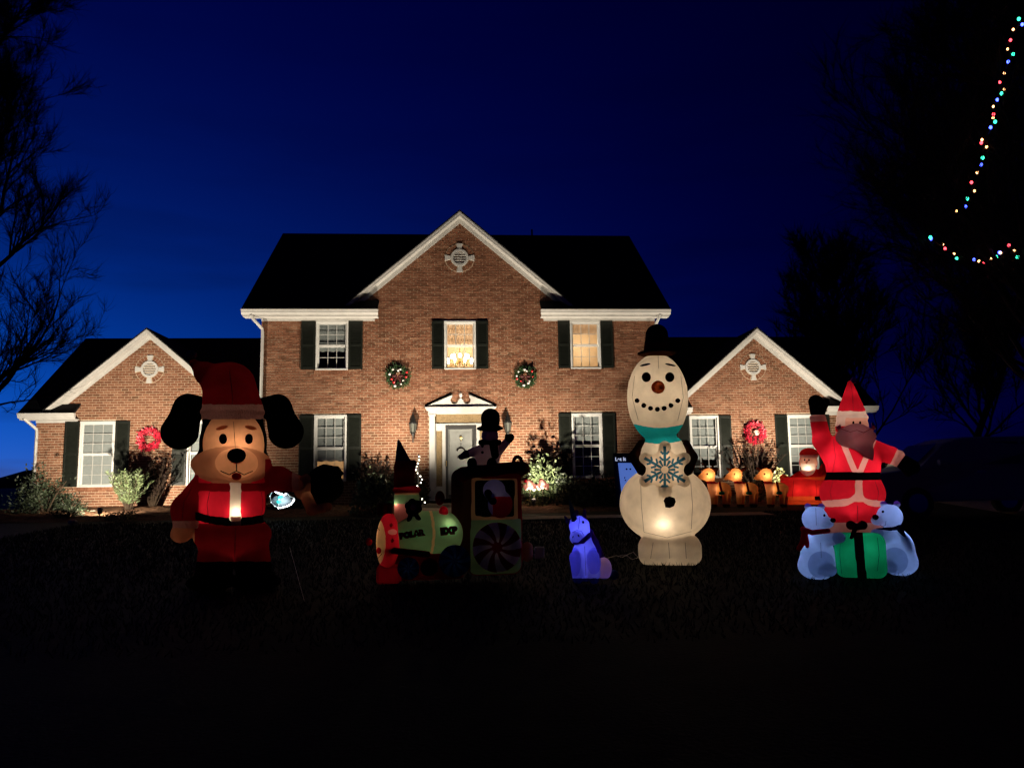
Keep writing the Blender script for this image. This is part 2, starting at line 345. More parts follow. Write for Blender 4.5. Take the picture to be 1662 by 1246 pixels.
# ------------------------------------------------------------------ house
HO = np.array([0.15, A, gz(A)])
house = empty('brick_house', HO, 0, 'two storey brick house with white gables and dark shutters, lit from below', 'house')
ZB = gz(A)
FRONT = {}   # openings per wall
class Wall: pass
def make_wall(y, x0, x1, ztop, gables, openings, individuals=0):
    """mortar backing with holes, and every brick of the running bond in front of it"""
    def span(z):
        iv = []
        if z < ztop: iv.append((x0, x1))
        for c, pk, sl in gables:
            h = (pk-z)/sl
            if h > .03 and z >= ztop: iv.append((c-h, c+h))
        return iv
    zmax = max([ztop]+[g_[1] for g_ in gables])
    mb = MB(HO)
    # backing: slabs between the horizontal lines of all openings
    zs = sorted({ZB-.15, ztop, *[o[2] for o in openings], *[o[3] for o in openings]})
    for za, zb in zip(zs[:-1], zs[1:]):
        zc = (za+zb)/2; cuts = sorted([(o[0], o[1]) for o in openings if o[2] < zc < o[3]]); x = x0
        for a, b in cuts+[(x1, x1)]:
            if a > x+.001: mb.box(x, a, y+.004, y+.16, za, zb)
            x = max(x, b)
    for c, pk, sl in gables:
        h = (pk-ztop)/sl; mb.prism([(c-h, ztop+.001), (c+h, ztop+.001), (c, pk)], y+.004, y+.16)
    wall = mb.build('wall', MT['mortar'], house)
    bricks = []
    rows = int((zmax-ZB)/BH)+1
    for r_ in range(-1, rows):
        za, zb = ZB+r_*BH+.0082, ZB+(r_+1)*BH-.0082; zc = (za+zb)/2
        for (sa, sb) in span(zc):
            k0 = math.floor(sa/BW)-1
            for k in range(k0, int(sb/BW)+2):
                off = -.5*(r_ % 2)*BW
                a, b = k*BW+off+.0065, (k+1)*BW+off-.0065
                segs = [(max(a, sa), min(b, sb))]
                for o in openings:
                    if zc > o[2]-.03 and zc < o[3]+.03:
                        ns = []
                        for (p, q) in segs:
                            if q <= o[0] or p >= o[1]: ns.append((p, q)); continue
                            if p < o[0]: ns.append((p, o[0]-.004))
                            if q > o[1]: ns.append((o[1]+.004, q))
                        segs = ns
                for (p, q) in segs:
                    if q-p > .025: bricks.append((p, q, za, zb))
    single = []
    if individuals:
        full = [i for i, (p, q, za, zb) in enumerate(bricks) if q-p > BW-.0135 and -2.4 < p < 3.0 and 3.75 < za < 6.4 and not (-.95 < p < 1.1 and za > 4.8)]
        full.sort(key=lambda i: (bricks[i][0]-.3)**2+(bricks[i][2]-1.6)**2)
        single = full[:individuals]
    ss = set(single); rb = random.Random(7); v = []; f = []
    def bverts(p, q, za, zb, yy): return [(p, yy, za), (q, yy, za), (q, yy, zb), (p, yy, zb), (p, y+.012, za), (q, y+.012, za), (q, y+.012, zb), (p, y+.012, zb)]
    FQ = [(0, 1, 2, 3), (1, 5, 6, 2), (5, 4, 7, 6), (4, 0, 3, 7), (3, 2, 6, 7), (4, 5, 1, 0)]
    for i, (p, q, za, zb) in enumerate(bricks):
        if i in ss: continue
        b = len(v); v += [tuple(np.array(t)-HO) for t in bverts(p, q, za, zb, y-.004+rb.uniform(-.003, .003))]; f += [tuple(j+b for j in t) for t in FQ]
    o = link_mesh('brick_courses', v, f, MT['brick'], wall); o['kind'] = 'stuff'
    first = None
    for i in single:
        p, q, za, zb = bricks[i]; c = ((p+q)/2, y+rb.uniform(-.003, .002), (za+zb)/2)
        if first is None:
            w_, h_ = (q-p)/2, (zb-za)/2
            first = link_mesh('brick', [(-w_, -.005, -h_), (w_, -.005, -h_), (w_, -.005, h_), (-w_, -.005, h_), (-w_, .012, -h_), (w_, .012, -h_), (w_, .012, h_), (-w_, .012, h_)], FQ, MT['brick'], wall)
            first.location = Vector(c)-Vector(HO)
        else: copy_of(first, wall, Vector(c)-Vector(HO))
    return wall

W2 = [(-4.22, -3.25, 4.97, 6.43), (-.35, .62, 4.97, 6.43), (3.54, 4.49, 4.97, 6.43)]
W1 = [(-4.23, -3.27, 1.64, 3.57), (3.52, 4.46, 1.62, 3.55)]
WL = [(-11.61, -10.56, 1.58, 3.56), (-8.37, -7.35, 1.58, 3.56)]
WR = [(7.62, 8.60, 1.56, 3.55), (10.93, 11.92, 1.56, 3.55)]
SLG = .852
make_wall(A, -5.84, 6.22, 6.50, [(.15, 9.55, SLG)], W2+W1+[(-.82, 1.10, 0.5, 3.60)], 300)
make_wall(B, -12.93, -5.86, 3.66, [(-9.62, 6.16, SLG)], WL)
make_wall(B, 6.24, 13.42, 3.66, [(9.94, 6.14, SLG)], WR)
sw = MB(HO)      # plain side and back walls
sw.box(-5.84, -5.70, A+.165, 32.6, ZB-.1, 6.5).box(6.08, 6.22, A+.165, 32.6, ZB-.1, 6.5).box(-5.69, 6.07, 32.45, 32.6, ZB-.1, 6.5)
sw.box(-12.93, -12.8, B+.165, 31.9, ZB-.1, 3.66).box(13.29, 13.42, B+.165, 31.9, ZB-.1, 3.66).box(-12.79, -5.86, 31.75, 31.9, ZB-.1, 3.66).box(6.24, 13.28, 31.75, 31.9, ZB-.1, 3.66)
sw.add([(-5.83, A+.2, 6.5), (-5.83, 32.6, 6.5), (-5.83, 28.0, 10.5)], [(0, 1, 2)]); sw.add([(6.21, A+.2, 6.5), (6.21, 32.6, 6.5), (6.21, 28.0, 10.5)], [(2, 1, 0)])
sw.add([(-12.92, B+.2, 3.66), (-12.92, 31.9, 3.66), (-12.92, 28.3, 6.65)], [(0, 1, 2)]); sw.add([(13.41, B+.2, 3.66), (13.41, 31.9, 3.66), (13.41, 28.3, 6.65)], [(2, 1, 0)])
sw.build('side_wall', MT['brick'], house)

def slab(mb, p, t=.07):      # p: four corners of the top, thickness downwards
    q = [np.array(a, float) for a in p]; d = [a-np.array((0, 0, t)) for a in q]
    mb.add(q+d, [(0, 1, 2, 3), (7, 6, 5, 4), (0, 4, 5, 1), (1, 5, 6, 2), (2, 6, 7, 3), (3, 7, 4, 0)])
def main_roof(x0, x1, yf, zf, yr, zr, yw, strips):
    """two slopes; the front one starts behind the wall plane, with short strips down to the eaves where there is no gable"""
    sl = (zr-zf)/(yr-yf); ym = yw+.165; zm = zf+(ym-yf)*sl
    mb = MB(HO); slab(mb, [(x0, ym, zm), (x1, ym, zm), (x1, yr, zr), (x0, yr, zr)])
    for a, b in strips: slab(mb, [(a, yf, zf), (b, yf, zf), (b, ym-.001, zm), (a, ym-.001, zm)])
    slab(mb, [(x1, 2*yr-yf, zf), (x0, 2*yr-yf, zf), (x0, yr+.002, zr), (x1, yr+.002, zr)])
    return mb.build('roof', MT['shingle'], house)
main_roof(-6.33, 6.62, 22.83, 6.71, 28.0, 10.70, A, [(-6.33, -2.33), (2.61, 6.62)])
main_roof(-13.28, -5.86, 24.27, 3.80, 28.3, 6.84, B, [(-13.28, -11.63), (-7.61, -5.86)])
main_roof(6.24, 13.86, 24.27, 3.80, 28.3, 6.84, B, [(6.24, 7.61), (12.16, 13.86)])
def gable(c, zp, half, zbrick, yw, yback, ov=.32):
    """cross gable: two roof planes running back, rake fascia, soffit and frieze"""
    yf = yw-ov; zb = zp-half*SLG; mb = MB(HO)
    slab(mb, [(c-half-.05, yf-.03, zb-.03), (c, yf-.03, zp+.03), (c, yback, zp+.03), (c-half-.05, yback, zb-.03)], .05)
    slab(mb, [(c, yf-.03, zp+.032), (c+half+.05, yf-.03, zb-.028), (c+half+.05, yback, zb-.028), (c, yback, zp+.032)], .05)
    mb.build('gable_roof', MT['shingle'], house)
    def strip(y0, y1, top, bot, name):
        # band between two parallel roof lines; top and bot are the heights of the lines at the apex; cut level at the foot
        m = MB(HO); zcut = zb-.02
        for s in (-1, 1):
            hx = min(half, (top-zcut)/SLG); hb = (bot-zcut)/SLG
            pts = [(c, bot), (c, top), (c+s*hx, top-hx*SLG), (c+s*hb, zcut)]
            if s > 0: pts = pts[::-1]
            m.prism(pts if s > 0 else pts[::-1][::-1], y0, y1)
        return m.build(name, MT['white'], house)
    strip(yf, yf+.03, zp-.022, zp-.15, 'rake_board')
    strip(yf-.025, yf-.001, zp-.022, zp-.075, 'rake_moulding')
    strip(yf+.031, yw-.036, zp-.13, zp-.155, 'soffit')
    strip(yw-.035, yw-.006, zp-.10, zbrick-.02, 'frieze')
gable(.15, 9.83, 3.49, 9.55, A, 27.6)
gable(-9.62, 6.42, 2.92, 6.16, B, 28.0)
gable(9.94, 6.42, 2.85, 6.14, B, 28.0)
def eave(x0, x1, yw, yf, zt, wx0, wx1, capl, capr):
    m = MB(HO)   # gutter with an ogee-like face
    prof = [(yf+.13, zt), (yf, zt), (yf, zt-.03), (yf+.02, zt-.05), (yf+.03, zt-.10), (yf+.07, zt-.15), (yf+.13, zt-.155)]
    n = len(prof); v = [(x0, y, z) for y, z in prof]+[(x1, y, z) for y, z in prof]
    m.add(v, [tuple(range(n)), tuple(range(2*n-1, n-1, -1))]+[(i, (i+1) % n, (i+1) % n+n, i+n) for i in range(n)])
    m.build('gutter', MT['white'], house)
    MB(HO).box(x0+.02, x1-.02, yf+.132, yw-.04, zt-.20, zt-.165).build('soffit', MT['white'], house)
    MB(HO).box(wx0, wx1, yw-.038, yw-.006, zt-.27, zt-.16).build('frieze', MT['white'], house)
    MB(HO).box(x0+.01, x1-.01, yf+.131, yf+.155, zt-.164, zt-.01).build('fascia', MT['white'], house)
eave(-6.33, -2.32, A, 22.80, 6.70, -5.84, -2.46, 1, 0)
eave(2.60, 6.62, A, 22.80, 6.70, 2.72, 6.22, 0, 1)
eave(-13.28, -11.62, B, 24.24, 3.79, -12.93, -11.7, 1, 0)
eave(-7.62, -5.86, B, 24.24, 3.79, -7.55, -5.86, 0, 0)
eave(6.24, 7.62, B, 24.24, 3.79, 6.24, 7.55, 0, 0)
eave(12.15, 13.86, B, 24.24, 3.79, 12.25, 13.42, 0, 1)
def spout(path):
    m = MB(HO); m.tube(path, .045, 6); return m.build('downspout', MT['white'], house)
spout([(-6.05, 22.88, 6.54), (-6.0, 22.95, 6.42), (-5.80, A-.07, 6.18), (-5.79, A-.06, 6.05), (-5.79, A-.06, 1.1)])
spout([(6.30, 22.88, 6.54), (6.25, 22.95, 6.42), (6.18, A-.07, 6.18), (6.17, A-.06, 6.05), (6.17, A-.06, 1.1)])
spout([(-13.1, 24.3, 3.64), (-13.05, 24.4, 3.56), (-12.88, B-.07, 3.33), (-12.87, B-.06, 3.2), (-12.87, B-.06, .95)])
MB(HO).tube([(2.9, 28.0, 10.6), (2.9, 28.0, 10.92)], .035, 8).build('vent_pipe', MT['roofvent'], house)

def gable_vent(c, z, y, r):
    m = MB(HO); n = 28
    for k in range(n):      # ring
        a0, a1 = 2*math.pi*k/n, 2*math.pi*(k+1)/n
        def P(a, rr, yy): return (c+rr*math.cos(a), yy, z+rr*math.sin(a))
        m.add([P(a0, r*.74, y-.05), P(a1, r*.74, y-.05), P(a1, r, y-.05), P(a0, r, y-.05), P(a0, r, y-.004), P(a1, r, y-.004), P(a0, r*.74, y-.01), P(a1, r*.74, y-.01)],
              [(0, 3, 2, 1), (3, 4, 5, 2), (0, 1, 7, 6)])
    v = m.build('gable_vent', MT['white'], house)
    MB(HO).prism([(c+r*.78*math.cos(2*math.pi*k/20), z+r*.78*math.sin(2*math.pi*k/20)) for k in range(20)], y-.008, y-.006).build('vent_backing', MT['dark'], v)
    for k in range(5):
        zz = z-r*.60+k*r*.28; h = math.sqrt(max(0, (r*.74)**2-(zz-z)**2))
        MB(HO).add([(c-h, y-.012, zz+r*.15), (c+h, y-.012, zz+r*.15), (c+h, y-.042, zz), (c-h, y-.042, zz), (c+h, y-.036, zz-.012), (c-h, y-.036, zz-.012)], [(0, 3, 2, 1), (3, 5, 4, 2)]).build('slat', MT['white'], v)
    for k in range(4):
        a = k*math.pi/2; ca, sa = math.cos(a), math.sin(a); w0, w1 = r*.20, r*.34
        pts = [(r*1.01, -w0), (r*1.66, -w1), (r*1.66, w1), (r*1.01, w0)]
        MB(HO).prism([(c+p*ca-q*sa, z+p*sa+q*ca) for p, q in pts], y-.035, y-.008).build('keystone', MT['white'], v)
    first = None
    for k in range(24):     # rowlock ring of bricks round the vent
        a = 2*math.pi*(k+.5)/24
        if min(abs((a % (math.pi/2))-0), abs((a % (math.pi/2))-math.pi/2)) < .24: continue
        ca, sa = math.cos(a), math.sin(a); pts = [(r*1.06, -.031), (r*1.6, -.048), (r*1.6, .048), (r*1.06, .031)]
        MB(HO).prism([(c+p*ca-q*sa, z+p*sa+q*ca) for p, q in pts], y-.018, y-.007).build('brick', MT['brick'], v)
    m = MB(HO)
    m.prism([(c+r*1.68*math.cos(2*math.pi*k/32), z+r*1.68*math.sin(2*math.pi*k/32)) for k in range(32)], y-.0105, y-.0075)
    m.build('mortar_ring', MT['mortar'], v)
gable_vent(.14, 8.42, A, .275); gable_vent(-9.60, 5.18, B, .265); gable_vent(9.86, 5.15, B, .265)

PANES = {}
def window(o, y, rows, shade, room=None, shw=.41, zsh=None, valance=None, curtain=False):
    x0, x1, z0, z1 = o; t = .055
    f = MB(HO)
    f.box(x0, x1, y-.035, y+.10, z1-t-.01, z1).box(x0, x0+t, y-.03, y+.10, z0, z1-t-.012).box(x1-t, x1, y-.03, y+.10, z0, z1-t-.012).box(x0, x1, y-.045, y+.10, z0-.045, z0-.002)
    w = f.build('window', MT['vinyl'], house, bevel=.006)
    a0, a1, b0, b1 = x0+t+.003, x1-t-.003, z0+.002, z1-t-.014; zm = (b0+b1)/2
    for (za, zb, yy) in ((b0, zm-.003, y+.060), (zm+.003, b1, y+.022)):
        s = MB(HO); e = .035
        s.box(a0, a1, yy, yy+.03, zb-e, zb).box(a0, a1, yy, yy+.03, za, za+e).box(a0, a0+e, yy, yy+.03, za+e+.001, zb-e-.001).box(a1-e, a1, yy, yy+.03, za+e+.001, zb-e-.001)
        s.build('sash', MT['vinyl'], w)
        c0, c1, d0, d1 = a0+e, a1-e, za+e, zb-e; pw, ph = (c1-c0)/3, (d1-d0)/rows
        g_ = MB(HO)
        for k in (1, 2): g_.box(c0+k*pw-.009, c0+k*pw+.009, yy+.004, yy+.020, d0, d1)
        for k in range(1, rows):
            for q in range(3): g_.box(c0+q*pw+.010, c0+(q+1)*pw-.010, yy+.005, yy+.019, d0+k*ph-.009, d0+k*ph+.009)
        g_.build('muntin', MT['munt'], w)
        key = (round(pw, 3), round(ph, 3))
        for q in range(3):
            for k in range(rows):
                loc = Vector((c0+(q+.5)*pw, yy+.024, d0+(k+.5)*ph))-Vector(HO)
                if key not in PANES:
                    PANES[key] = link_mesh('pane', [(-pw/2, 0, -ph/2), (pw/2, 0, -ph/2), (pw/2, 0, ph/2), (-pw/2, 0, ph/2)], [(0, 1, 2, 3)], MT['glass'], w); PANES[key].location = loc
                else: copy_of(PANES[key], w, loc)
    # room behind
    rm = MB(HO); dpt = 2.2 if room else .5; X0, X1, Z0, Z1 = (x0-.6, x1+.6, z0-.7, z1+.35) if room else (x0-.02, x1+.02, z0-.02, z1+.02); yb = y+.17
    rm.quad((X0, yb+dpt, Z0), (X1, yb+dpt, Z0), (X1, yb+dpt, Z1), (X0, yb+dpt, Z1)); rm.quad((X0, yb, Z0), (X0, yb+dpt, Z0), (X0, yb+dpt, Z1), (X0, yb, Z1)); rm.quad((X1, yb, Z1), (X1, yb+dpt, Z1), (X1, yb+dpt, Z0), (X1, yb, Z0))
    rm.quad((X0, yb, Z0), (X1, yb, Z0), (X1, yb+dpt, Z0), (X0, yb+dpt, Z0)); rm.quad((X0, yb, Z1), (X0, yb+dpt, Z1), (X1, yb+dpt, Z1), (X1, yb, Z1))
    rm.build('interior', MT['cream'] if room else MT['dark'], w)
    if shade is not None:
        s = MB(HO); s.box(x0+.03, x1-.03, y+.112, y+.118, z1-.06-(z1-z0-.08)*shade, z1-.05); s.build('shade', MT['shade'], w)
    if valance:
        zt, zb, nsc, mt_ = valance; s = MB(HO); n = 48; v = []; fa = []
        for i in range(n+1):
            u = i/n; x = x0+.04+(x1-x0-.08)*u; yy = y+.125+.012*math.sin(u*nsc*12)
            v += [(x, yy, zt), (x, yy, zb+.05*(1-abs(math.sin(u*nsc*math.pi))))]
            if i: fa.append((2*i-2, 2*i-1, 2*i+1, 2*i))
        s.add(v, fa).build('valance', mt_, w, True)
    if curtain:
        for (ca, cb) in curtain:
            n = 40; v = []; fa = []
            for i in range(n+1):
                u = i/n; x = ca+(cb-ca)*u; yy = y+.16+.022*math.sin(u*38)
                v += [(x, yy, z1-.04), (x+.0, yy, z0+.02)]
                if i: fa.append((2*i-2, 2*i-1, 2*i+1, 2*i))
            MB(HO).add(v, fa).build('curtain', MT['sheer'], w, True)
    if room: lamp('room_lamp', Vector(((x0+x1)/2+.1, y+1.5, z1-.45))-Vector(HO), room, (1, .83, .60), house, .08)
    # shutters
    zs = zsh or (z0-.03, z1)
    for sx in ((x0-.015-shw, x0-.015), (x1+.015, x1+.015+shw)):
        s = MB(HO); a, b = sx; yy = y-.010
        s.box(a, b, yy-.020, yy, zs[0], zs[1])
        st = .055; mid = zs[0]+(zs[1]-zs[0])*.5
        s.box(a, a+st, yy-.036, yy-.0205, zs[0], zs[1]).box(b-st, b, yy-.036, yy-.0205, zs[0], zs[1])
        for (q0, q1) in ((zs[0], zs[0]+.09), (mid-.04, mid+.04), (zs[1]-.08, zs[1])): s.box(a+st+.001, b-st-.001, yy-.035, yy-.0205, q0, q1)
        so = s.build('shutter', MT['shutter'], house, bevel=.004)
        for (q0, q1) in ((zs[0]+.10, mid-.05), (mid+.05, zs[1]-.09)):
            nl = int((q1-q0)/.055)
            for k in range(nl):
                zz = q0+(k+.5)*(q1-q0)/nl
                MB(HO).add([(a+st, yy-.021, zz+.030), (b-st, yy-.021, zz+.030), (b-st, yy-.032, zz-.020), (a+st, yy-.032, zz-.020)], [(0, 3, 2, 1)]).build('slat', MT['shutter'], so)
    # rowlock sill
    m = None
    nb = int((x1-x0+.1)/.075)
    for k in range(nb):
        xa = x0-.05+k*(x1-x0+.1)/nb
        MB(HO).box(xa+.004, xa+(x1-x0+.1)/nb-.004, y-.028, y-.0065, z0-.155, z0-.05).build('brick', MT['brick'], w)
window(W2[0], A, 2, .62, None, .42, valance=(5.75, 5.5, 3, MT['shade']))
window(W2[1], A, 2, None, 60, .36, valance=(6.38, 5.72, 7, MT['sheer']))
window(W2[2], A, 2, None, 45, .37, valance=(6.38, 6.02, 2, MT['sheer']))
window(W1[0], A, 3, .70, 35, .42, valance=(2.45, 2.18, 3, MT['shade']))
window(W1[1], A, 3, .42, None, .39, valance=(2.95, 2.76, 2, MT['shade']))
window(WL[0], B, 3, 1.0, None, .43)
window(WL[1], B, 3, 1.0, None, .43)
window(WR[0], B, 3, .72, None, .40)
window(WR[1], B, 3, .78, None, .42)

# chandelier in the stair hall behind the middle upper window
ch = empty('chandelier', (.13, A+.95, 5.80), 0, 'glittering candle chandelier behind the middle upstairs window', 'chandelier')
c = MB(); c.tube([(0, 0, .65), (0, 0, -.1)], .012, 6).lathe((0, 0, -.55), [(.01, 0), (.05, .05), (.03, .12), (.06, .2), (.02, .3), (.01, .45)], 10).build('stem', MT['brass'], ch)
for k in range(16):
    a = 2*math.pi*k/16; R_ = .40 if k % 2 else .26; zz = -.52 if k % 2 else -.38
    p = [(.03*math.cos(a), .03*math.sin(a), -.45), (R_*.5*math.cos(a), R_*.5*math.sin(a), -.58), (R_*math.cos(a), R_*math.sin(a), zz-.12), (R_*math.cos(a), R_*math.sin(a), zz)]
    MB().tube(p, .009, 5).build('arm', MT['brass'], ch)
    MB().ball((R_*math.cos(a), R_*math.sin(a), zz+.05), (.042, .042, .075), 8, 6).build('bulb', MT['candle'], ch, True)
    MB().ball((R_*.8*math.cos(a), R_*.8*math.sin(a), zz-.2), (.018, .018, .04), 6, 4).build('crystal', MT['frost'], ch)

# entrance
ent = MB(HO)
for (a, b) in ((-.81, -.64), (.92, 1.09)):
    p = MB(HO); p.box(a, b, A-.09, A+.02, 1.03, 3.50).box(a-.02, b+.02, A-.11, A+.02, .98, 1.16).box(a-.02, b+.02, A-.11, A+.02, 3.50, 3.56).build('pilaster', MT['white'], house, bevel=.008)
e = MB(HO); e.box(-.84, 1.12, A-.095, A+.03, 3.561, 3.66).box(-.89, 1.17, A-.11, A+.02, 3.661, 3.72).box(-.93, 1.21, A-.13, A+.02, 3.721, 3.775).build('entablature', MT['white'], house, bevel=.006)
pd = []   # broken pediment with round cut-outs beside the finial block
def arc(cx_, cz_, r, a0, a1, n): return [(cx_+r*math.cos(math.radians(a0+(a1-a0)*i/n)), cz_+r*math.sin(math.radians(a0+(a1-a0)*i/n))) for i in range(n+1)]
cx0 = .14
half = [(cx0, 3.785), (cx0+.98, 3.785), (cx0+.26, 4.13)] + arc(cx0+.19, 3.98, .115, 52, -170, 12) + [(cx0+.075, 3.99), (cx0, 3.99)]
m = MB(HO); m.prism(half, A-.055, A-.005); m.prism([(2*cx0-x, z) for x, z in half][::-1], A-.055, A-.005)
ped = m.build('pediment', MT['white'], house)
for s in (1, -1):
    q = [(cx0+s*1.09, 3.778), (cx0+s*1.10, 3.795), (cx0+s*.25, 4.178), (cx0+s*.25, 4.148)]
    MB(HO).prism(q if s > 0 else q[::-1], A-.075, A-.005).build('pediment_cap', MT['shutter'], ped)
    q = [(cx0+s*.99, 3.79), (cx0+s*1.08, 3.79), (cx0+s*.26, 4.135), (cx0+s*.26, 4.09)]
    MB(HO).prism(q if s > 0 else q[::-1], A-.072, A-.056).build('pediment_moulding', MT['white'], ped)
MB(HO).lathe((cx0, A-.035, 3.99), [(.045, 0), (.045, .04), (.02, .06), (.035, .09), (.055, .13), (.055, .17), (.035, .21), (.012, .235)], 12).build('finial', MT['white'], ped, True)
tr = MB(HO); tr.box(-.63, .91, A+.02, A+.04, 3.28, 3.555); tr.build('transom', MT['tan'], house)
e = MB(HO); e.box(-.64, .92, A-.02, A+.06, 3.235, 3.278).box(-.64, -.605, A-.015, A+.06, 1.02, 3.234).box(-.425, -.325, A-.015, A+.06, 1.02, 3.234).box(.605, .705, A-.015, A+.06, 1.02, 3.234).box(.885, .92, A-.015, A+.06, 1.02, 3.234)
e.box(-.604, -.426, A-.01, A+.05, 3.06, 3.234).box(-.604, -.426, A-.01, A+.05, 1.02, 1.40).box(.706, .884, A-.01, A+.05, 3.06, 3.234).box(.706, .884, A-.01, A+.05, 1.02, 1.40).build('door_frame', MT['white'], house, bevel=.004)
for a in (-.604, .706): MB(HO).box(a+.001, a+.177, A+.012, A+.03, 1.401, 3.059).build('sidelight', MT['tan'], house)
sd = MB(HO); sd.box(-.324, -.245, A+.0, A+.035, 1.03, 3.23).box(.525, .604, A+.0, A+.035, 1.03, 3.23).box(-.244, .524, A+.0, A+.035, 3.10, 3.23).box(-.244, .524, A+.0, A+.035, 1.03, 1.15)
storm = sd.build('storm_door', MT['storm'], house, bevel=.005)
MB(HO).quad((-.245, A+.018, 1.15), (.525, A+.018, 1.15), (.525, A+.018, 3.10), (-.245, A+.018, 3.10)).build('pane', MT['stormglass'], storm)
MB(HO).box(-.312, -.288, A-.05, A-.02, 2.0, 2.16).box(-.308, -.292, A-.02, A+.0, 2.06, 2.10).build('handle', MT['brass'], storm)
dr = MB(HO); dr.box(-.30, .58, A+.075, A+.11, 1.03, 3.22)
door = dr.build('door', MT['white'], house)
for (a, b) in ((-.20, .10), (.18, .48)):
    for (q0, q1) in ((2.72, 3.02), (2.05, 2.62), (1.2, 1.95)):
        p = MB(HO); p.box(a, b, A+.068, A+.0745, q0, q1).box(a+.04, b-.04, A+.060, A+.0675, q0+.04, q1-.04).build('panel', MT['white'], door, bevel=.006)
MB(HO).add([(.14+.05*math.cos(t), A+.05, 2.86+.075*math.sin(t)) for t in (0, 1.57, 3.14, 4.71)]+[(.14, A+.03, 2.86)], [(0, 1, 4), (1, 2, 4), (2, 3, 4), (3, 0, 4)]).ball((.14, A+.04, 2.76), .018, 8, 5).build('knocker', MT['brass'], door)
MB(HO).ball((.50, A+.04, 2.02), .035, 10, 6).build('handle', MT['brass'], door)
# door ornament: small hanging figure
hg = empty('door_ornament', (.14, A+.045, 2.45), 0, 'small dark bell ornament hanging on the white front door', 'ornament')
MB().tube([(0, 0, .24), (-.02, 0, .12), (-.10, 0, .06)], .004, 4).tube([(0, 0, .24), (.02, 0, .12), (.10, 0, .06)], .004, 4).build('string', MT['iron'], hg)
m = MB()
for k in range(9): a = math.pi*k/8; m.ball((.11*math.cos(a), 0, .02+.07*math.sin(a)), .026, 6, 4)
m.build('garland', MT['leaf_red'], hg)
for x in (-.07, .03, .09): MB().lathe((x, 0, -.22-.05*abs(x)), [(.035, 0), (.03, .03), (.022, .07), (.008, .09)], 8).build('bell', MT['stone'], hg)
st = MB(); st.box(-1.0, 1.3, 22.3, A-.02, ZB-.1, ZB+.09).build('doorstep', MT['conc'], bevel=.01); bpy.data.objects['doorstep'].parent = house; bpy.data.objects['doorstep'].location = -Vector(HO)
# lanterns beside the door
def lantern(x, label):
    y = A-.02; o = empty('wall_lantern', (x, y, 2.72), 0, label, 'lantern', 'carriage lanterns on the wall beside the door')
    MB().box(-.05, .05, -.005, .012, .22, .55).tube([(0, 0, .30), (0, -.12, .27), (0, -.15, .33)], .014, 6).build('bracket', MT['iron'], o)
    MB().lathe((0, -.15, 0), [(.012, -.02), (.02, .02), (.018, .16), (.05, .24), (.085, .28)], 10).build('tail', MT['iron'], o, True)
    MB().lathe((0, -.15, .28), [(.075, 0), (.105, .26)], 6).build('glass_body', MT['frost'], o)
    m = MB()
    for k in range(6):
        a = math.pi*k/3; m.tube([(.078*math.cos(a), -.15+.078*math.sin(a), .28), (.108*math.cos(a), -.15+.108*math.sin(a), .545)], .008, 4)
    m.build('cage', MT['iron'], o)
    MB().lathe((0, -.15, .54), [(.13, 0), (.135, .02), (.09, .09), (.07, .16), (.05, .20), (.03, .27), (.012, .31), (.016, .33), (.004, .37)], 12).build('roof_cap', MT['iron'], o, True)
    return o
lantern(-1.29, 'black carriage lantern on the brick wall next to the white pilaster, clear of figures'); lantern(1.55, 'black carriage lantern behind the raised mitten of the snowman in the top hat')

# wreaths
def wreath(x, z, y, R_, label, red, seed):
    o = empty('wreath', (x, y-.05, z), 0, label, 'wreath', 'red wreaths on the wings' if red else 'green wreaths on the main wall'); r = random.Random(seed)
    v = []; f = []
    n = 900 if not red else 900
    for i in range(n):
        a = r.uniform(0, 6.283); rr = R_*(.70+r.gauss(0, .13)); base_ = np.array([rr*math.cos(a), r.uniform(-.06, .03), rr*math.sin(a)])
        d = np.array([math.cos(a+r.gauss(0, .9)), -abs(r.gauss(.3, .4)), math.sin(a+r.gauss(0, .9))]); d /= np.linalg.norm(d)
        l = R_*r.uniform(.14, .30) if not red else R_*r.uniform(.16, .26); s = np.cross(d, (0, 1, 0)); s = s/(np.linalg.norm(s)+1e-6)*(.010 if not red else .017)
        b = len(v); v += [tuple(base_-s*.6), tuple(base_+s*.6), tuple(base_+d*l*.6+s), tuple(base_+d*l), tuple(base_+d*l*.6-s)]; f.append((b, b+1, b+2, b+3, b+4))
    link_mesh('foliage', v, f, MT['red_tinsel'] if red else MT['needle'], o)
    m = MB(); m.tube([(R_*.68*math.cos(2*math.pi*k/20), 0, R_*.68*math.sin(2*math.pi*k/20)) for k in range(21)], R_*.16, 6, False).build('ring', MT['leaf_red'], o)
    if red:
        m = MB()
        for k in range(5): m.ball((R_*.12*math.cos(k*1.3), -.05, R_*.12*math.sin(k*1.3)-.0), .05, 6, 4) if z < 0 else None
        if seed == 22: MB().ball((.03, -.06, .0), (.10, .05, .10), 9, 6).build('centre_bow', MT['plushpink'], o)
    else:
        for k in range(11):
            a = k*.571*2+r.uniform(-.2, .2); rr = R_*r.uniform(.52, .85)
            MB().ball((rr*math.cos(a), -.10, rr*math.sin(a)), r.uniform(.028, .048), 8, 6).build('bauble', MT['red_gloss'] if k % 3 == 0 else MT['silver'], o, True)
        b = MB()
        for s in (-1, 1):
            b.ball((s*.09, -.12, .02), (.085, .03, .045), 8, 5); b.tube([(s*.02, -.12, 0), (s*.07, -.12, -.10), (s*.09, -.11, -.20)], [.02, .028, .02], 5)
        b.build('bow', MT['bow'], o)
    return o
wreath(-1.75, 4.70, A, .36, 'green wreath with baubles and bow on the wall toward the puppy inflatable', 0, 11)
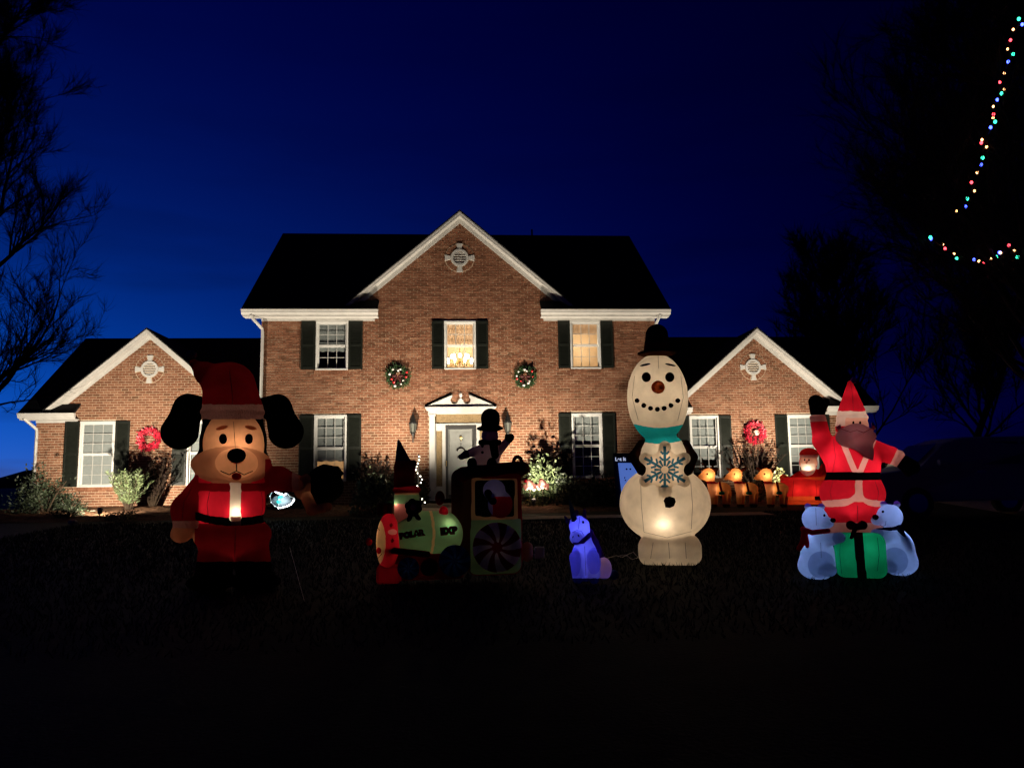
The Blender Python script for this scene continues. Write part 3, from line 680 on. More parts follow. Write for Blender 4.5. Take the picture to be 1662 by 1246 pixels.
wreath(2.11, 4.66, A, .34, 'green wreath with baubles, on the wall toward the tall white snowman', 0, 12)
wreath(-9.51, 2.98, B, .36, 'hot red wreath beside the black ear of the inflatable puppy', 1, 21)
wreath(9.79, 2.97, B, .36, 'hot red wreath with pale centre above the reindeer team', 1, 22)

# ------------------------------------------------------------------ floodlights staked in the beds
WARM = (1.0, .86, .67)
def flood(x, y, aim, power, label, ang=120, spread=.9, rad=.05):
    z = gz(y)+.08; o = empty('flood_light', (x, y, z), 0, label, 'floodlight', 'floodlights staked in the garden beds')
    d = (Vector(aim)-Vector((x, y, z+.16))).normalized(); h = Vector((0, 0, .16))
    MB().tube([(0, 0, -.1), (0, 0, .12)], .012, 6).box(-.05, .05, -.012, .012, .10, .125).build('stake', MT['blackhard'], o)
    a, b = h-d*.09, h+d*.06
    MB().tube([a, h, b], [.035, .06, .075], 12).build('head', MT['blackhard'], o, True)
    MB().tube([b+d*.002, b+d*.006], [.066, .066], 12).build('lens', MT['lens'], o)
    lamp('flood_lamp', h+d*.10, power, WARM, o, rad, 'SPOT', h+d*3, ang, spread)
    return o
p = on_ground(163, 845); flood(p[0], p[1]-.05, (-10.0, B, 4.4), 3000, 'small black floodlight beside the low stones, aimed at the gable wall with the feathery juniper', 145)
flood(-1.75, 20.85, (-2.0, A, 9.5), 1950, 'small black floodlight in the bed behind the chimney of the toy train')
p = on_ground(867, 829); flood(p[0], p[1]+.05, (2.2, A, 7.2), 1850, 'small black floodlight standing in front of the brightly lit ground cover', 140)
flood(9.75, 21.7, (9.8, B, 5.8), 2000, 'small black floodlight in the bed behind the reindeer team')

# ------------------------------------------------------------------ plants
def leaves(nleaf, radii, size, seed, shell=.55, clumps=14, asp=.45, up=.0, droop=0):
    r = np.random.RandomState(seed)
    cc = r.normal(0, 1, (clumps, 3)); cc /= np.linalg.norm(cc, axis=1)[:, None]; cc *= (shell+(1-shell)*r.rand(clumps, 1)); cc[:, 2] = np.abs(cc[:, 2])*.95+.02
    p = cc[r.randint(0, clumps, nleaf)]+r.normal(0, .20, (nleaf, 3)); p = p*np.array(radii); p[:, 2] = np.maximum(p[:, 2], .02)
    d = r.normal(0, 1, (nleaf, 3)); d += p/np.linalg.norm(p, axis=1)[:, None]*.9; d[:, 2] += up; d /= np.linalg.norm(d, axis=1)[:, None]
    s = np.cross(d, r.normal(0, 1, (nleaf, 3))); s /= np.linalg.norm(s, axis=1)[:, None]
    L_ = size*r.uniform(.6, 1.3, (nleaf, 1)); s = s*L_*asp
    v = np.stack([p, p+d*L_*.5+s*.5, p+d*L_, p+d*L_*.5-s*.5], 1).reshape(-1, 3)
    return v, np.arange(len(v)).reshape(-1, 4)
def shrub(name, loc, radii, nleaf, size, m, label, cat='shrub', seed=1, asp=.45, clumps=14, up=0., group=None):
    o = empty(name, loc, 0, label, cat, group)
    v, f = leaves(nleaf, radii, size, seed, .55, clumps, asp, up)
    link_mesh('foliage', v, f, MT[m], o)
    b = MB(); r = random.Random(seed)
    for k in range(7):
        a = r.uniform(0, 6.28); b.tube([(.02*math.cos(a), .02*math.sin(a), -.05), (radii[0]*.35*math.cos(a), radii[1]*.35*math.sin(a), radii[2]*.45), (radii[0]*.7*math.cos(a), radii[1]*.7*math.sin(a), radii[2]*.8)], [.018, .012, .005], 5)
    b.build('stem', MT['bark'], o); return o
def spiky(name, loc, h, spread, nst, nleaf, size, m, label, cat='shrub', seed=1, asp=.3, wide=1.0):
    """upright branching stems that carry narrow leaves"""
    o = empty(name, loc, 0, label, cat); r = np.random.RandomState(seed); b = MB(); V = []
    for k in range(nst):
        a = r.uniform(0, 6.28); tilt = r.uniform(.05, 1)*spread; hh_ = h*r.uniform(.6, 1)
        top = np.array([math.cos(a)*tilt, math.sin(a)*tilt*wide, hh_]); mid = top*.5+np.array([0, 0, hh_*.08]); b0 = np.array([math.cos(a)*.04, math.sin(a)*.04, -.05])
        b.tube([b0, mid, top], [.014, .010, .004], 4)
        for q in range(nleaf):
            t = r.uniform(.25, 1.0); p = (1-t)**2*b0+2*t*(1-t)*mid+t*t*top
            d = r.normal(0, 1, 3); d[2] = abs(d[2])*.8+.3; d /= np.linalg.norm(d); s = np.cross(d, r.normal(0, 1, 3)); s /= np.linalg.norm(s); L_ = size*r.uniform(.6, 1.3)
            V += [p, p+d*L_*.5+s*L_*asp*.5, p+d*L_, p+d*L_*.5-s*L_*asp*.5]
    V = np.array(V); link_mesh('foliage', V, np.arange(len(V)).reshape(-1, 4), MT[m], o); b.build('stem', MT['bark'], o); return o
def gp(px, Y): p_ = on_plane(px, 700, Y); return (p_[0], Y, gz(Y)+.06)
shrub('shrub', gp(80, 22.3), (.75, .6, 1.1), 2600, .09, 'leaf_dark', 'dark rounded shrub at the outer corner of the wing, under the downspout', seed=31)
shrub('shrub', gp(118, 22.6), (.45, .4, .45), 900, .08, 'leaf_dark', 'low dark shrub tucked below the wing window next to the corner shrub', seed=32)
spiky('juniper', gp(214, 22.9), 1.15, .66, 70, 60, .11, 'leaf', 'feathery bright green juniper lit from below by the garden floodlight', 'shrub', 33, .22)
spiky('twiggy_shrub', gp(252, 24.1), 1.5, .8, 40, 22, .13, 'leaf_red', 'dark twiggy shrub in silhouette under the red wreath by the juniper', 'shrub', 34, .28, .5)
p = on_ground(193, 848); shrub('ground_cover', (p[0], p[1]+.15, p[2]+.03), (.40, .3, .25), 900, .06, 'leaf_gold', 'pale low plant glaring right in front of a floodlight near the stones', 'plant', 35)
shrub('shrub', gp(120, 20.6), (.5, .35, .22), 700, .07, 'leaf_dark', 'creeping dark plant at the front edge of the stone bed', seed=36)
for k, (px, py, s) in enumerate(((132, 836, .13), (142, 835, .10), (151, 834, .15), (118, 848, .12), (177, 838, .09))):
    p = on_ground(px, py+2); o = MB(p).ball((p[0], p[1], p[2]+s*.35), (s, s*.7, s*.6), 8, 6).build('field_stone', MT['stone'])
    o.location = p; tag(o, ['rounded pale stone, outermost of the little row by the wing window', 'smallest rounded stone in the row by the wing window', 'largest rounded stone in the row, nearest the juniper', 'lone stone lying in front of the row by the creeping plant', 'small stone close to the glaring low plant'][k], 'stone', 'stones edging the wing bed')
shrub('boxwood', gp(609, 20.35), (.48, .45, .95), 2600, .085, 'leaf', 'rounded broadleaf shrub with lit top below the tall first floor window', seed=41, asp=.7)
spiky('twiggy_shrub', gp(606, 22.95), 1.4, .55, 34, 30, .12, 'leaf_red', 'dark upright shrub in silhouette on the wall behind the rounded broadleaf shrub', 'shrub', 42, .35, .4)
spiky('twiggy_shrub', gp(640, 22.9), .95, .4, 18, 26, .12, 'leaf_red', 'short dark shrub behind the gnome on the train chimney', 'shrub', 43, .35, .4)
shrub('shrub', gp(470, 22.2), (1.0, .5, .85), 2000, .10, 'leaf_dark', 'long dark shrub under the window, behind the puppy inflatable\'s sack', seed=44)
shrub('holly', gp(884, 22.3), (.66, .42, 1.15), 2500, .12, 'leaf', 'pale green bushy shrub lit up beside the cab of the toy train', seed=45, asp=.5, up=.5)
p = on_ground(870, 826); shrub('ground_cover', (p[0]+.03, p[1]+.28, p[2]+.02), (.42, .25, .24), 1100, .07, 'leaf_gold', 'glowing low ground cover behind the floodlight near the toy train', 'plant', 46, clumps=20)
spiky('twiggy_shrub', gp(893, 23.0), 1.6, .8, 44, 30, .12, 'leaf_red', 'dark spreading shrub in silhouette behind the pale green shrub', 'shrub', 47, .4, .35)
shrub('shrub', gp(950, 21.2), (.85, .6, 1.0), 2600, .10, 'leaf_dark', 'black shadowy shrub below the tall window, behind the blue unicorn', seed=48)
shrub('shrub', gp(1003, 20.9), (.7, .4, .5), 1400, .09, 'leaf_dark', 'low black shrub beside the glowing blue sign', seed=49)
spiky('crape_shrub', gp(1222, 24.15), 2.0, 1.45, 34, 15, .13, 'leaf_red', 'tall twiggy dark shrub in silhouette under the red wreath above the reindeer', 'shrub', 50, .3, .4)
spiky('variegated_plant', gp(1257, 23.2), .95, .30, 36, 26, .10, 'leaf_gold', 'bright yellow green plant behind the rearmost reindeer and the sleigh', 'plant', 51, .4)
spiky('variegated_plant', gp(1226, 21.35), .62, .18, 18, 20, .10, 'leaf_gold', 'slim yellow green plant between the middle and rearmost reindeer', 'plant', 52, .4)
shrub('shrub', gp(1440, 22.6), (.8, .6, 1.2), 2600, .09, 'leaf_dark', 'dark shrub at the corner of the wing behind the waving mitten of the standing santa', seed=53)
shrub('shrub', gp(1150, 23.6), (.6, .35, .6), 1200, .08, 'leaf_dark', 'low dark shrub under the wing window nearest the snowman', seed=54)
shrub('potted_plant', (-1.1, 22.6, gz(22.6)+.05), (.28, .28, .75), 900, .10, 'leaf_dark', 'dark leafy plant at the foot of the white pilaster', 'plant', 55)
# ------------------------------------------------------------------ trees
def grow_tree(name, loc, h, spread, label, seed, limbs=14, trunk_r=.22, up=.55, kids=(7, 5), twigs=9, start=.12, tw=.004, twl=.55):
    """bare tree: trunk, limbs, branches and branchlets as tapered tubes, the last twigs as thin cones generated in bulk"""
    r = np.random.RandomState(seed); segs = [[], []]; tips = []
    def branch(p, d, L_, rad, lev):
        n = 6 if lev < 2 else 4; pts = [p]; q = p.copy(); dd = d.copy()
        for i in range(n):
            dd = dd+r.normal(0, .07+.05*lev, 3); dd[2] += up*.12*(lev > 0); dd /= np.linalg.norm(dd); q = q+dd*L_/n; pts.append(q.copy())
        rs = [max(tw*1.1, rad*(1-.75*i/n)) for i in range(n+1)]
        segs[0 if lev == 0 else 1].append((pts, rs, 8 if lev < 1 else (5 if lev < 3 else 3)))
        if lev == 3: tips.append(np.array(pts)); return
        k = limbs if lev == 0 else kids[0]+r.randint(0, 3) if lev == 1 else kids[1]+r.randint(0, 2)
        for j in range(k):
            t = (start+(1-start)*((j+r.rand())/k)) if lev == 0 else r.uniform(.15, 1)
            i = min(int(t*n), n-1); b0 = pts[i]+(pts[i+1]-pts[i])*(t*n-i); ax = pts[i+1]-pts[i]; ax /= np.linalg.norm(ax)
            o_ = np.cross(ax, r.normal(0, 1, 3)); o_ /= np.linalg.norm(o_); ang = r.uniform(.7, 1.15) if lev == 0 else r.uniform(.4, .9)
            nd = ax*math.cos(ang)+o_*math.sin(ang); nd[2] += up*.3; nd /= np.linalg.norm(nd)
            LL = spread*(1.1-.70*t)*r.uniform(.85, 1.15) if lev == 0 else L_*r.uniform(.36, .6)
            branch(b0, nd, LL, rs[i]*(.42 if lev == 0 else .55), lev+1)
    branch(np.zeros(3), np.array([.02, 0, 1.]), h, trunk_r, 0)
    o = empty(name, loc, 0, label, 'tree')
    for nm, ss in (('trunk', segs[0]), ('crown', segs[1])):
        vs = []; fs = []
        for pts, rs, n in ss:
            b = len(vs); P = np.array(pts); T = np.gradient(P, axis=0); T /= np.linalg.norm(T, axis=1)[:, None]+1e-9
            U = np.cross(T, (.31, .17, .93)); U /= np.linalg.norm(U, axis=1)[:, None]+1e-9; W_ = np.cross(T, U); a = 2*math.pi*np.arange(n)/n
            V = P[:, None]+np.array(rs)[:, None, None]*(np.cos(a)[None, :, None]*U[:, None]+np.sin(a)[None, :, None]*W_[:, None]); vs += V.reshape(-1, 3).tolist()
            for i in range(len(P)-1):
                for k in range(n): fs.append((b+i*n+k, b+i*n+(k+1) % n, b+(i+1)*n+(k+1) % n, b+(i+1)*n+k))
        if nm == 'crown':
            T = np.array(tips); m = len(T)*twigs; ti = np.repeat(np.arange(len(T)), twigs); f = r.uniform(.1, 4, m); i = np.minimum(f.astype(int), 3); f = (f-i)[:, None]
            p = T[ti, i]*(1-f)+T[ti, i+1]*f; ax = T[ti, i+1]-T[ti, i]; ax /= np.linalg.norm(ax, axis=1)[:, None]
            d = ax+r.normal(0, .55, (m, 3)); d[:, 2] += up*.4; d /= np.linalg.norm(d, axis=1)[:, None]; L_ = twl*r.uniform(.4, 1.1, (m, 1))
            u = np.cross(d, r.normal(0, 1, (m, 3))); u /= np.linalg.norm(u, axis=1)[:, None]; w = np.cross(d, u)
            mid = p+d*L_*.5+r.normal(0, .05, (m, 3))*L_; tip = p+d*L_+np.array([0, 0, .12])*L_*up
            A_ = np.stack([p+u*tw, p-u*tw*.5+w*tw*.87, p-u*tw*.5-w*tw*.87, mid+u*tw*.7, mid-u*tw*.35+w*tw*.6, mid-u*tw*.35-w*tw*.6, tip], 1).reshape(-1, 3)
            b = len(vs)+7*np.arange(m)
            for q in ((0, 1, 4, 3), (1, 2, 5, 4), (2, 0, 3, 5)): fs += np.stack([b+k for k in q], 1).tolist()
            for q in ((3, 4, 6), (4, 5, 6), (5, 3, 6)): fs += np.stack([b+k for k in q], 1).tolist()
            vs += A_.tolist()
        link_mesh(nm, vs, fs, MT['bark'], o, True)
    return o
def at(px, dist): D = ray(px, 770); D = D/np.hypot(D[0], D[1]); return (D[0]*dist, D[1]*dist, gz(D[1]*dist))
grow_tree('bare_tree', at(-70, 13.5), 12.5, 2.15, 'tall bare winter tree whose twigs reach over the wing with the puppy', 61, 46, .11, .75, (11, 6), 20, .10, .0032, .34)
grow_tree('bare_tree', at(1720, 13.0), 13.5, 3.5, 'big dark bare tree hung with strings of coloured lights', 62, 60, .15, .6, (11, 7), 15, .14, .0055, .5)
grow_tree('bare_tree', at(1415, 37), 9.6, 4.3, 'dim bare tree standing beyond the roof of the wing with the reindeer', 63, 30, .16, .75, (8, 5), 8, .10, .014, .8)
grow_tree('bare_tree', at(1570, 44), 11.5, 4.6, 'dim bare tree farther off behind the parked car', 64, 26, .2, .8, (7, 5), 9, .12, .014, .9)



def text_mesh(txt, size, extrude, offset, mt_, parent, loc, rot, spacing=1.0):
    """flat lettering turned into a mesh"""
    cu = bpy.data.curves.new('lettering', 'FONT'); cu.body = txt; cu.size = size; cu.extrude = extrude; cu.offset = offset; cu.align_x = 'CENTER'; cu.align_y = 'CENTER'; cu.space_character = spacing
    t = bpy.data.objects.new('lettering_curve', cu); COL.objects.link(t); dg = bpy.context.evaluated_depsgraph_get(); me = bpy.data.meshes.new_from_object(t.evaluated_get(dg)); bpy.data.objects.remove(t); bpy.data.curves.remove(cu)
    me.materials.clear(); me.materials.append(MT[mt_]); o = bpy.data.objects.new('lettering', me); COL.objects.link(o); o.parent = parent; o.location = loc; o.rotation_euler = rot; return o
# ------------------------------------------------------------------ inflatables: smooth unions of rounded solids, meshed by surface nets and cut into fabric panels
class Frame:
    """a spot on the lawn where an object stands; L() gives local metres (x across, y away, z up) of a point on the object's own upright plane"""
    def __init__(s, px, py, dist=None):
        if dist is None: P = on_ground(px, py)
        else:
            D = ray(px, py); P = CAM+D*(dist/np.hypot(D[0], D[1]))
        s.P = P; h = np.array([P[0], P[1], 0]); s.d = np.linalg.norm(h); s.f = h/s.d; s.r = np.array([s.f[1], -s.f[0], 0])
        s.rz = math.atan2(s.r[1], s.r[0])
        s.s = np.linalg.norm(s.L(px+10, py)-s.L(px, py))/10         # metres per photo pixel
    def L(s, px, py, dy=0):
        D = ray(px, py); t = (s.d+dy*getattr(s, 's', 1))/(D @ s.f); Q = CAM+t*D-s.P
        return np.array([Q @ s.r, Q @ s.f, Q[2]])
    def world(s, v): return s.P+v[:, :1]*s.r+v[:, 1:2]*s.f+v[:, 2:]*np.array([0, 0, 1.])
    def root(s, name, label, cat, group=None): return empty(name, s.P, s.rz, label, cat, group)
def rotxz(v, a):
    c, s_ = math.cos(a), math.sin(a); return np.stack([c*v[:, 0]+s_*v[:, 2], v[:, 1], -s_*v[:, 0]+c*v[:, 2]], 1)
class Solid:
    """list of primitives in photo pixels of one frame, blended with radius k"""
    def __init__(s, fr): s.fr = fr; s.p = []
    def E(s, px, py, rx, rz, ry=None, dy=0, k=4, ang=0):
        c = s.fr.L(px, py, dy); u = s.fr.s; r = np.array([rx, ry if ry else (rx+rz)/2, rz])*u; a = math.radians(ang)
        def f(q):
            v = q-c
            if a: v = rotxz(v, a)
            k0 = np.linalg.norm(v/r, axis=1); k1 = np.linalg.norm(v/(r*r), axis=1)+1e-9; return k0*(k0-1)/k1
        R = max(r); s.p.append((f, k*u, c-R, c+R)); return s
    def C(s, x1, y1, r1, x2, y2, r2, d1=0, d2=None, k=4, flat=1.0):
        a = s.fr.L(x1, y1, d1); b = s.fr.L(x2, y2, d1 if d2 is None else d2); u = s.fr.s; r1 *= u; r2 *= u; ba = b-a; bb = ba @ ba+1e-9; sc_ = np.array([1, 1/flat, 1])
        def f(q):
            v = q-a; h = np.clip((v @ ba)/bb, 0, 1)[:, None]; return (np.linalg.norm((v-h*ba)*sc_, axis=1)-(r1+(r2-r1)*h[:, 0]))*min(1, flat)
        R = max(r1, r2)*max(1, flat); s.p.append((f, k*u, np.minimum(a, b)-R, np.maximum(a, b)+R)); return s
    def B(s, px, py, hx, hz, hy, rad, dy=0, k=3, ang=0):
        c = s.fr.L(px, py, dy); u = s.fr.s; h = np.array([hx, hy, hz])*u-rad*u; a = math.radians(ang)
        def f(q):
            v = q-c
            if a: v = rotxz(v, a)
            w = np.abs(v)-h; return np.linalg.norm(np.maximum(w, 0), axis=1)+np.minimum(w.max(1), 0)-rad*u
        R = np.array([max(hx, hz), hy, max(hx, hz)])*u; s.p.append((f, k*u, c-R, c+R)); return s
    def __call__(s, q):
        d = None
        for f, k, lo, hi in s.p:
            e = f(q)
            if d is None: d = e
            else:
                h = np.clip(.5+.5*(d-e)/k, 0, 1); d = d+(e-d)*h-k*h*(1-h)
        return d
    def grad(s, q, e=2e-3):
        g_ = np.zeros_like(q)
        for i in range(3):
            o = np.zeros(3); o[i] = e; g_[:, i] = s(q+o)-s(q-o)
        return g_/(np.linalg.norm(g_, axis=1)[:, None]+1e-12)
    def mesh(s, cell):
        h = cell*s.fr.s
        lo = np.min([p[2] for p in s.p], axis=0)-3*h; hi = np.max([p[3] for p in s.p], axis=0)+3*h
        n = np.ceil((hi-lo)/h).astype(int)+1
        ax = [lo[i]+h*np.arange(n[i]) for i in range(3)]
        G = np.stack(np.meshgrid(*ax, indexing='ij'), -1).reshape(-1, 3)
        V = np.concatenate([s(c_) for c_ in np.array_split(G, max(1, len(G)//200000))]).reshape(n)
        ins = V < 0; m = n-1
        cnt = np.zeros(m, int)
        cor = [(i, j, k) for i in (0, 1) for j in (0, 1) for k in (0, 1)]
        sl = lambda A_, c_: A_[c_[0]:c_[0]+m[0], c_[1]:c_[1]+m[1], c_[2]:c_[2]+m[2]]
        for c_ in cor: cnt += sl(ins, c_)
        act = (cnt > 0) & (cnt < 8); idx = -np.ones(m, int); idx[act] = np.arange(act.sum()); I = np.argwhere(act)
        acc = np.zeros((len(I), 3)); num = np.zeros(len(I))
        for a in range(8):
            for b in range(a+1, 8):
                if sum(abs(p-q) for p, q in zip(cor[a], cor[b])) != 1: continue
                va = sl(V, cor[a])[act]; vb = sl(V, cor[b])[act]; x = (va < 0) != (vb < 0); t = va/(va-vb+1e-12)
                ca, cb = np.array(cor[a], float), np.array(cor[b], float)
                acc[x] += (ca+(cb-ca)*t[x][:, None]); num[x] += 1
        P = lo+h*(I+acc/num[:, None])
        Fc = []
        for d in range(3):
            u, w = (d+1) % 3, (d+2) % 3
            e = [0, 0, 0]; e[d] = 1
            A_ = ins[:n[0]-e[0], :n[1]-e[1], :n[2]-e[2]]; B_ = ins[e[0]:, e[1]:, e[2]:]
            X = np.argwhere(A_ != B_); X = X[(X[:, u] > 0) & (X[:, w] > 0) & (X[:, u] < m[u]) & (X[:, w] < m[w])]
            fl = A_[X[:, 0], X[:, 1], X[:, 2]]
            q = []
            for (du, dw) in ((-1, -1), (0, -1), (0, 0), (-1, 0)):
                Y = X.copy(); Y[:, u] += du; Y[:, w] += dw; q.append(idx[Y[:, 0], Y[:, 1], Y[:, 2]])
            q = np.stack(q, 1); q[~fl] = q[~fl][:, ::-1]; Fc.append(q)
        Fc = np.concatenate(Fc); Fc = Fc[(Fc >= 0).all(1)]
        for _ in range(2): P = P-s(P)[:, None]*s.grad(P)*.9
        return P, Fc
def panels(sol, cell, parent, regions, default):
    """mesh a solid and cut it into fabric panels. regions: (name, material, mask(px, py, v, n)); later ones win"""
    P, Q = sol.mesh(cell); fr = sol.fr
    C_ = P[Q].mean(1); px, py = proj(fr.world(C_)); nn = sol.grad(C_)
    reg = np.zeros(len(Q), int)
    for i, r_ in enumerate(regions): reg[r_[2](px, py, C_/fr.s, nn)] = i+1
    # smooth the borders between panels
    E_ = np.sort(np.concatenate([Q[:, [0, 1]], Q[:, [1, 2]], Q[:, [2, 3]], Q[:, [3, 0]]]), 1); fi = np.tile(np.arange(len(Q)), 4)
    key = E_[:, 0]*(len(P)+1)+E_[:, 1]; o = np.argsort(key, kind='stable'); ks = key[o]; fs = fi[o]; same = ks[1:] == ks[:-1]
    bd = same & (reg[fs[1:]] != reg[fs[:-1]]); be = E_[o[1:][bd]]
    for _ in range(6):
        acc = np.zeros_like(P); cn = np.zeros(len(P))
        for a, b in ((0, 1), (1, 0)): np.add.at(acc, be[:, a], P[be[:, b]]); np.add.at(cn, be[:, a], 1)
        w = cn >= 2; P[w] = .5*P[w]+.5*acc[w]/cn[w][:, None]; P[w] = P[w]-sol(P[w])[:, None]*sol.grad(P[w])
    nv = sol.grad(P); out = {}
    specs = [default]+[r_[:2] for r_ in regions]
    for i, (nm, mt_) in enumerate(specs):
        f = Q[reg == i]
        if not len(f): continue
        u, inv = np.unique(f, return_inverse=True)
        q = inv.reshape(-1, 4)
        if i:        # pieces that do not touch become parts of their own
            lab = np.arange(len(u))
            while True:
                m = lab[q].min(1); new = lab.copy(); np.minimum.at(new, q.ravel(), np.repeat(m, 4)); new = new[new]
                if (new == lab).all(): break
                lab = new
            fl = lab[q[:, 0]]; ids, cn_ = np.unique(fl, return_counts=True); big = ids[cn_ >= 8]
            if len(big) > 1:
                for c_ in big:
                    fq = q[fl == c_]; uu, iv = np.unique(fq, return_inverse=True); out[nm] = link_mesh(nm, P[u][uu], iv.reshape(-1, 4), MT[mt_], parent, True, nv[u][uu])
                rest = q[~np.isin(fl, big)]
                if len(rest): uu, iv = np.unique(rest, return_inverse=True); link_mesh('seam_scrap', P[u][uu], iv.reshape(-1, 4), MT[mt_], parent, True, nv[u][uu])
                continue
        out[nm] = link_mesh(nm, P[u], q, MT[mt_], parent, True, nv[u])
    return out
def cast(sol, px, py, off=.3):
    """point on the front of the solid seen at a photo pixel, lifted off by a fraction of a pixel"""
    fr = sol.fr; D = ray(px, py); Dl = np.array([D @ fr.r, D @ fr.f, D[2]]); Ol = CAM-fr.P; Ol = np.array([Ol @ fr.r, Ol @ fr.f, Ol[2]])
    nD = np.linalg.norm(Dl); Dl /= nD; lo = np.min([p[2] for p in sol.p], axis=0); t = max(.1, (lo[1]-Ol[1])/Dl[1]-.3)
    for _ in range(90):
        q = Ol+t*Dl; d = sol(q[None])[0]
        if d < .0008: break
        t += d*.85
        if t > 60: return None
    return q+sol.grad(q[None])[0]*off*fr.s
def patch(sol, name, mt_, outline, parent, off=.5, rings=4):
    """a piece of cloth sewn on: outline in photo pixels laid onto the surface, slightly padded"""
    c = np.mean(outline, axis=0); pts = []; n = len(outline)
    for k in range(rings+1):
        f = k/rings
        for p in outline:
            q = cast(sol, *(c+(np.array(p)-c)*f), off*(1.0 if k < rings else .12)); pts.append(q)
            if q is None: return None
    fc = []
    for k in range(rings):
        for i in range(n):
            a = k*n+i; b = k*n+(i+1) % n; fc.append((a, b, b+n, a+n))
    return link_mesh(name, [tuple(p) for p in pts], fc, MT[mt_], parent, True)
def oval(cx_, cy_, rx, ry, n=20, ang=0):
    a = math.radians(ang); return [(cx_+rx*math.cos(t)*math.cos(a)-ry*math.sin(t)*math.sin(a), cy_+rx*math.cos(t)*math.sin(a)+ry*math.sin(t)*math.cos(a)) for t in (2*math.pi*i/n for i in range(n))][::-1]
def seam(sol, pts, parent, name='seam', mt_='seam', r=.35, n=24):
    P = []
    pts = np.array(pts, float); L_ = len(pts)-1
    for i in range(n+1):
        t = i/n*L_; k = min(int(t), L_-1); q = pts[k]+(pts[k+1]-pts[k])*(t-k); c = cast(sol, q[0], q[1], .05)
        if c is not None: P.append(c)
    return MB().tube(P, r*sol.fr.s, 4).build(name, MT[mt_], parent) if len(P) > 2 else None
def blob(fr, name, mt_, px, py, rx, rz, parent, ry=None, dy=0, ang=0, cell=None):
    s = Solid(fr).E(px, py, rx, rz, ry, dy, ang=ang); return panels(s, cell or max(.7, min(rx, rz)/5), parent, [], (name, mt_))[name]
def limb(fr, name, mt_, parent, *c, cell=1.5, **kw):
    s = Solid(fr)
    for q in c: s.C(*q, **kw)
    return panels(s, cell, parent, [], (name, mt_))[name]
def bulb(fr, px, py, dy, power, col, parent, rad=1.6): return lamp('inner_light', fr.L(px, py, dy), power, col, parent, rad*fr.s)
LAMPW = (1.0, .80, .58)
inb = lambda px, py, x0, x1, y0, y1: (px > x0) & (px < x1) & (py > y0) & (py < y1)
inel = lambda px, py, cx_, cy_, rx, ry: ((px-cx_)/rx)**2+((py-cy_)/ry)**2 < 1

# ---- puppy in a santa suit, holding a sack
fr = Frame(380, 955); rt = fr.root('puppy_inflatable', 'giant inflatable puppy with floppy black ears in a glowing red santa suit', 'inflatable')
s = Solid(fr)
s.E(376, 816, 57, 60, 44, k=10)                                    # chest and belly
s.E(378, 868, 64, 34, 46, k=12)                                    # coat skirt
s.C(352, 890, 29, 346, 936, 30, k=8).C(408, 890, 29, 414, 936, 30, k=8)     # trouser legs
s.E(343, 944, 40, 15, 40, -14, k=6).E(417, 944, 40, 15, 40, -14, k=6)      # boots
s.C(334, 790, 26, 304, 826, 25, k=8).C(304, 826, 25, 298, 858, 17, k=8).E(294, 866, 17, 15, 14, -3, k=4)   # hanging arm and paw
s.C(420, 784, 22, 452, 776, 20, k=8).C(452, 776, 20, 486, 786, 15, -2, -10, k=8)        # raised arm
s.E(379, 719, 56, 66, 50, k=8).E(376, 752, 66, 32, 46, -4, k=10)            # head and cheeks
s.E(384, 752, 36, 27, 26, -38, k=8)                                # muzzle
s.C(378, 668, 52, 372, 628, 44, k=10).C(372, 628, 42, 335, 606, 20, k=8).C(335, 606, 18, 315, 590, 8, k=6)    # cap
s.E(378, 669, 54, 13, 52, k=3)
G = lambda f: f
